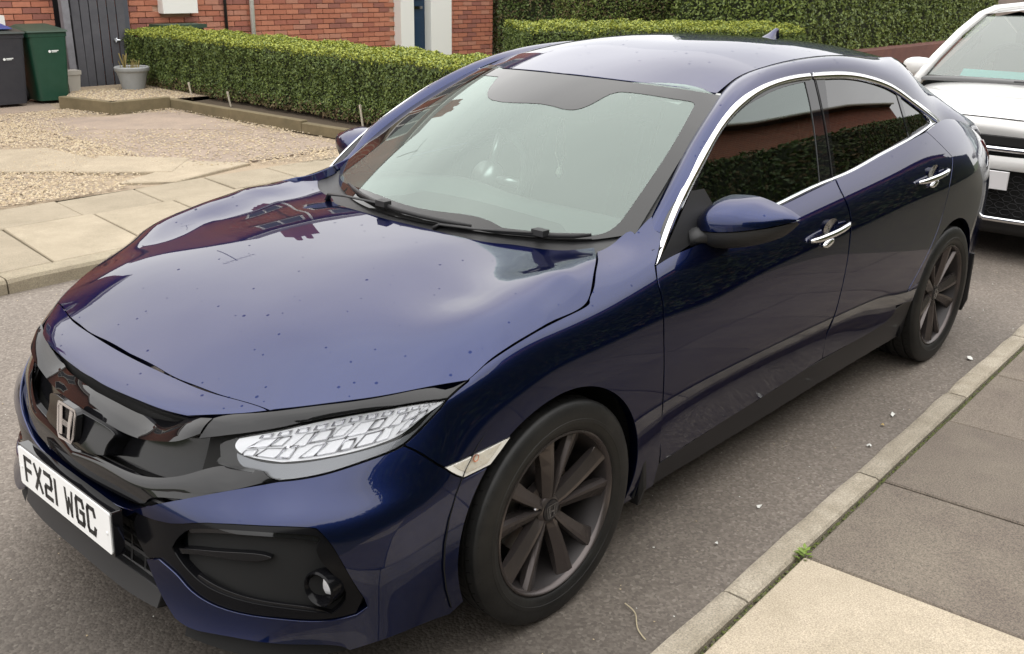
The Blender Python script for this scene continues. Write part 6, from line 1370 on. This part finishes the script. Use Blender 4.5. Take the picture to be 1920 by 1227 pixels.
# bumper face
rows=[(4.685,[(.80,.68,.22),(.70,.67,.10),(.50,.66,.03),(.25,.655,.005),(0,.655)]),(4.665,[(.83,.63,.24),(.72,.62,.10),(.50,.61,.03),(.25,.60,.005),(0,.60)]),(4.68,[(.84,.6,.24),(.73,.58,.10),(.50,.575,.03),(.25,.575,.005),(0,.575)])]
wloft('bumper',rows,WP_,WC,sub=1)
wcb=MB()
def wbox(b,x,y,z,dx,dy,dz,bev=.0): b.box(wpt(x,y,z),(dx,dy,dz),rz=KS,bev=bev)
wbox(wcb,4.84,0,.745,.28,1.0,.05); wbox(wcb,4.90,0,.40,.30,1.40,.36); wcb.ob('grille_back',VOID,WC)
g=MB()
for i in range(6):
    for j in range(16):
        y=-.60+j*.08+(i%2)*.04; 
        b=g; P=[(y+.036*math.cos(a),.31+i*.042+.020*math.sin(a)) for a in np.linspace(0,2*math.pi,7)]; b.tube([wpt(4.74,p[0],p[1]) for p in P],.0022,4,cap=False)
g.ob('hexagon_mesh',MBL,WC)
g=MB()
for z in (.715,.735,.755): g.tube([wpt(4.74+.03*abs(y)**2,y,z) for y in np.linspace(-.50,.50,15)],.005,5)
g.ob('upper_grille_bar',MBL,WC)
g=MB(); g.tube([wpt(4.70+.12*abs(y)**2.2,y,.695) for y in np.linspace(-.56,.56,15)],.012,8,flat=1.5); g.ob('grille_trim',CHR,WC,smooth=True)
g=MB(); g.tube([wpt(4.655+.16*abs(y)**2.4,y,.275) for y in np.linspace(-.78,.78,19)],.014,8,flat=1.2); g.ob('skid_trim',CHR,WC,smooth=True)
g=MB(); 
for y in np.linspace(-.80,.80,21): g.V+= [wpt(4.69+.16*abs(y)**2.4,y,.27),wpt(4.68+.16*abs(y)**2.4,y,.22),wpt(4.74+.16*abs(y)**2.4,y,.17),wpt(4.95,y,.16)]
g.F=[(4*i+j,4*i+j+1,4*i+j+5,4*i+j+4) for i in range(20) for j in range(3)]; g.M=[0]*len(g.F); g.ob('lower_lip',MBL,WC,smooth=True)
g=MB()
for s in (1,-1):
    V=[wpt(4.70,s*.60,.57),wpt(4.72,s*.66,.57),wpt(4.86,s*.84,.57),wpt(4.86,s*.84,.25),wpt(4.74,s*.70,.25),wpt(4.71,s*.60,.25)]; g.add(V,[tuple(range(6)) if s<0 else tuple(range(6))[::-1]])
g.ob('bumper_corner',WP_,WC)
g=MB(); wbox(g,4.655,-.005,.515,.012,.52,.111,.003); wpl=g.ob('number_plate',mat('plate_blank',(.62,.61,.62),.4,noise=(6,.3,(.5,.5,.5))),WC)
# headlamps (hidden mostly), windscreen, roof, mirror
def wquad(name,P,m,par,nu=8,nv=6,bul=.0,bdir=(0,0,1)):
    a,b,c,d=[np.array(q,float) for q in P]; V=[];F=[]
    for i in range(nv+1):
        for j in range(nu+1):
            u,v=j/nu,i/nv; p=(a*(1-u)+b*u)*(1-v)+(d*(1-u)+c*u)*v; p=p+np.array(bdir)*bul*4*(u*(1-u)+.4*v*(1-v)); V.append(wpt(*p))
    F=[(i*(nu+1)+j,i*(nu+1)+j+1,(i+1)*(nu+1)+j+1,(i+1)*(nu+1)+j) for i in range(nv) for j in range(nu)]
    return mk(name,V,F,m,par,smooth=True)
wquad('windscreen',[(5.86,.78,.985),(5.86,-.78,.985),(6.62,-.64,1.405),(6.62,.64,1.405)],glass('white_car_screen',(.62,.72,.69),1.55,0,.22),WC,bul=.03,bdir=(-.9,0,.5))
wquad('windscreen_border',[(5.80,.81,.965),(5.80,-.81,.965),(5.875,-.77,1.0),(5.875,.77,1.0)],FRIT,WC,bul=.03,bdir=(-.9,0,.5))
for s in (1,-1):
    b=MB(); b.tube([wpt(5.80,s*.835,.955),wpt(6.05,s*.80,1.11),wpt(6.35,s*.735,1.285),wpt(6.60,s*.675,1.405),wpt(6.9,s*.655,1.45),wpt(7.6,s*.64,1.465),wpt(8.3,s*.60,1.42)],.036,10,flat=.9); b.ob('roof_pillar',WP_,WC,smooth=True)
    b=MB(); c=wpt(5.98,s*.90,1.045); 
    for i in range(9):
        f=i/8*math.pi-math.pi/2
    sph=[]; nu_,nv_=14,9
    for i in range(nv_):
        ph=-math.pi/2+math.pi*i/(nv_-1)
        for j in range(nu_):
            th=2*math.pi*j/nu_; x=abs(math.cos(ph)*math.cos(th))**.7*math.copysign(1,math.cos(th)); sph.append((c[0]+.075*x,c[1]+.115*math.cos(ph)**.8*math.copysign(abs(math.sin(th))**.8,math.sin(th)),c[2]+.068*math.copysign(abs(math.sin(ph))**.8,math.sin(ph))))
    b.add(sph,[(i*nu_+j,i*nu_+(j+1)%nu_,(i+1)*nu_+(j+1)%nu_,(i+1)*nu_+j) for i in range(nv_-1) for j in range(nu_)]); b.ob('door_mirror',WP_,WC,smooth=True)
    b=MB(); b.tube([wpt(6.0,s*.78,.98),wpt(5.99,s*.86,1.01)],.03,8); b.ob('mirror_stalk',MBL,WC,smooth=True)
    b=MB(); V=[wpt(5.88,s*.775,.965),wpt(6.4,s*.79,.975),wpt(8.2,s*.76,1.02),wpt(8.0,s*.60,1.38),wpt(7.4,s*.60,1.425),wpt(6.8,s*.60,1.40),wpt(6.45,s*.655,1.27)]; b.add(V,[tuple(range(7)) if s<0 else tuple(range(7))[::-1]]); b.ob('side_window',DKGL,WC)
wquad('roof',[(6.62,.66,1.415),(6.62,-.66,1.415),(8.4,-.58,1.42),(8.4,.58,1.42)],WP_,WC,bul=.055,nu=12,nv=10)
wquad('hatch',[(8.4,.53,1.42),(8.4,-.53,1.42),(8.78,-.62,1.0),(8.78,.62,1.0)],DKGL,WC,bul=.02)
wquad('tailgate',[(8.78,.62,1.0),(8.78,-.62,1.0),(8.80,-.70,.35),(8.80,.70,.35)],WP_,WC)
g=MB(); g.tube([wpt(4.80+.06*abs(y)**2,y,.868-.035*abs(y)**2) for y in np.linspace(-.62,.62,17)],.0035,5); g.ob('bonnet_shut_line',VOID,WC)
g=MB(); wbox(g,6.3,0,.88,.9,1.44,.10,.02); g.ob('dashboard',mat('dash_grey',(.10,.11,.11),.7),WC)
g=MB(); P=[(5.97,.56,1.0),(5.99,.06,1.0),(6.03,.04,1.05),(6.01,.55,1.05)]; g.add([wpt(*p) for p in P],[(0,1,2,3)]); tag(g.ob('paper_sheet',mat('turquoise_paper',(.10,.62,.60),.7)),'turquoise sheet of paper on the dashboard of the white car','paper')
g=MB(); R3=Matrix.Rotation(math.radians(-65),3,'Y'); g.tube([tuple(R3@Vector((.18*math.cos(a),.18*math.sin(a),0))+Vector(wpt(6.38,.34,1.05))) for a in np.linspace(0,2*math.pi,25)],.014,6,cap=False); g.ob('steering_wheel',TRIM,WC,smooth=True)
for s in (.36,-.36):
    g=MB(); g.box(wpt(7.0,s,.85),(.14,.5,.65),tilt=Matrix.Rotation(math.radians(16),3,'Y'),bev=.04); g.box(wpt(7.1,s,1.22),(.10,.26,.16),bev=.03); g.ob('seat',SEAT,WC)
g=MB(); g.box(wpt(6.52,0,1.345),(.14,.30,.06),bev=.02); g.ob('sensor_housing',TRIM,WC)
g=MB(); 
g.tube([wpt(5.84,-.62,.995),wpt(5.80,-.2,1.003),wpt(5.80,.1,1.00)],.009,6); g.ob('wiper',MBL,WC)
for x in (5.45,7.95):
    for s in (1,-1):
        g=MB(); g.lathe([(.19,-.10*s),(.30,-.10*s),(.315,-.05*s),(.315,.10*s),(.19,.10*s)],36,axis='y',c=wpt(x,.76*s,.315)); w=g.ob('wheel',TYR,WC); g=MB(); g.lathe([(0,.08*s),(.19,.085*s)],24,axis='y',c=wpt(x,.76*s,.315)); g.ob('rim',DISC,w)
g=MB(); wbox(g,6.8,0,.24,3.7,1.55,.10); g.ob('underbody',VOID,WC)
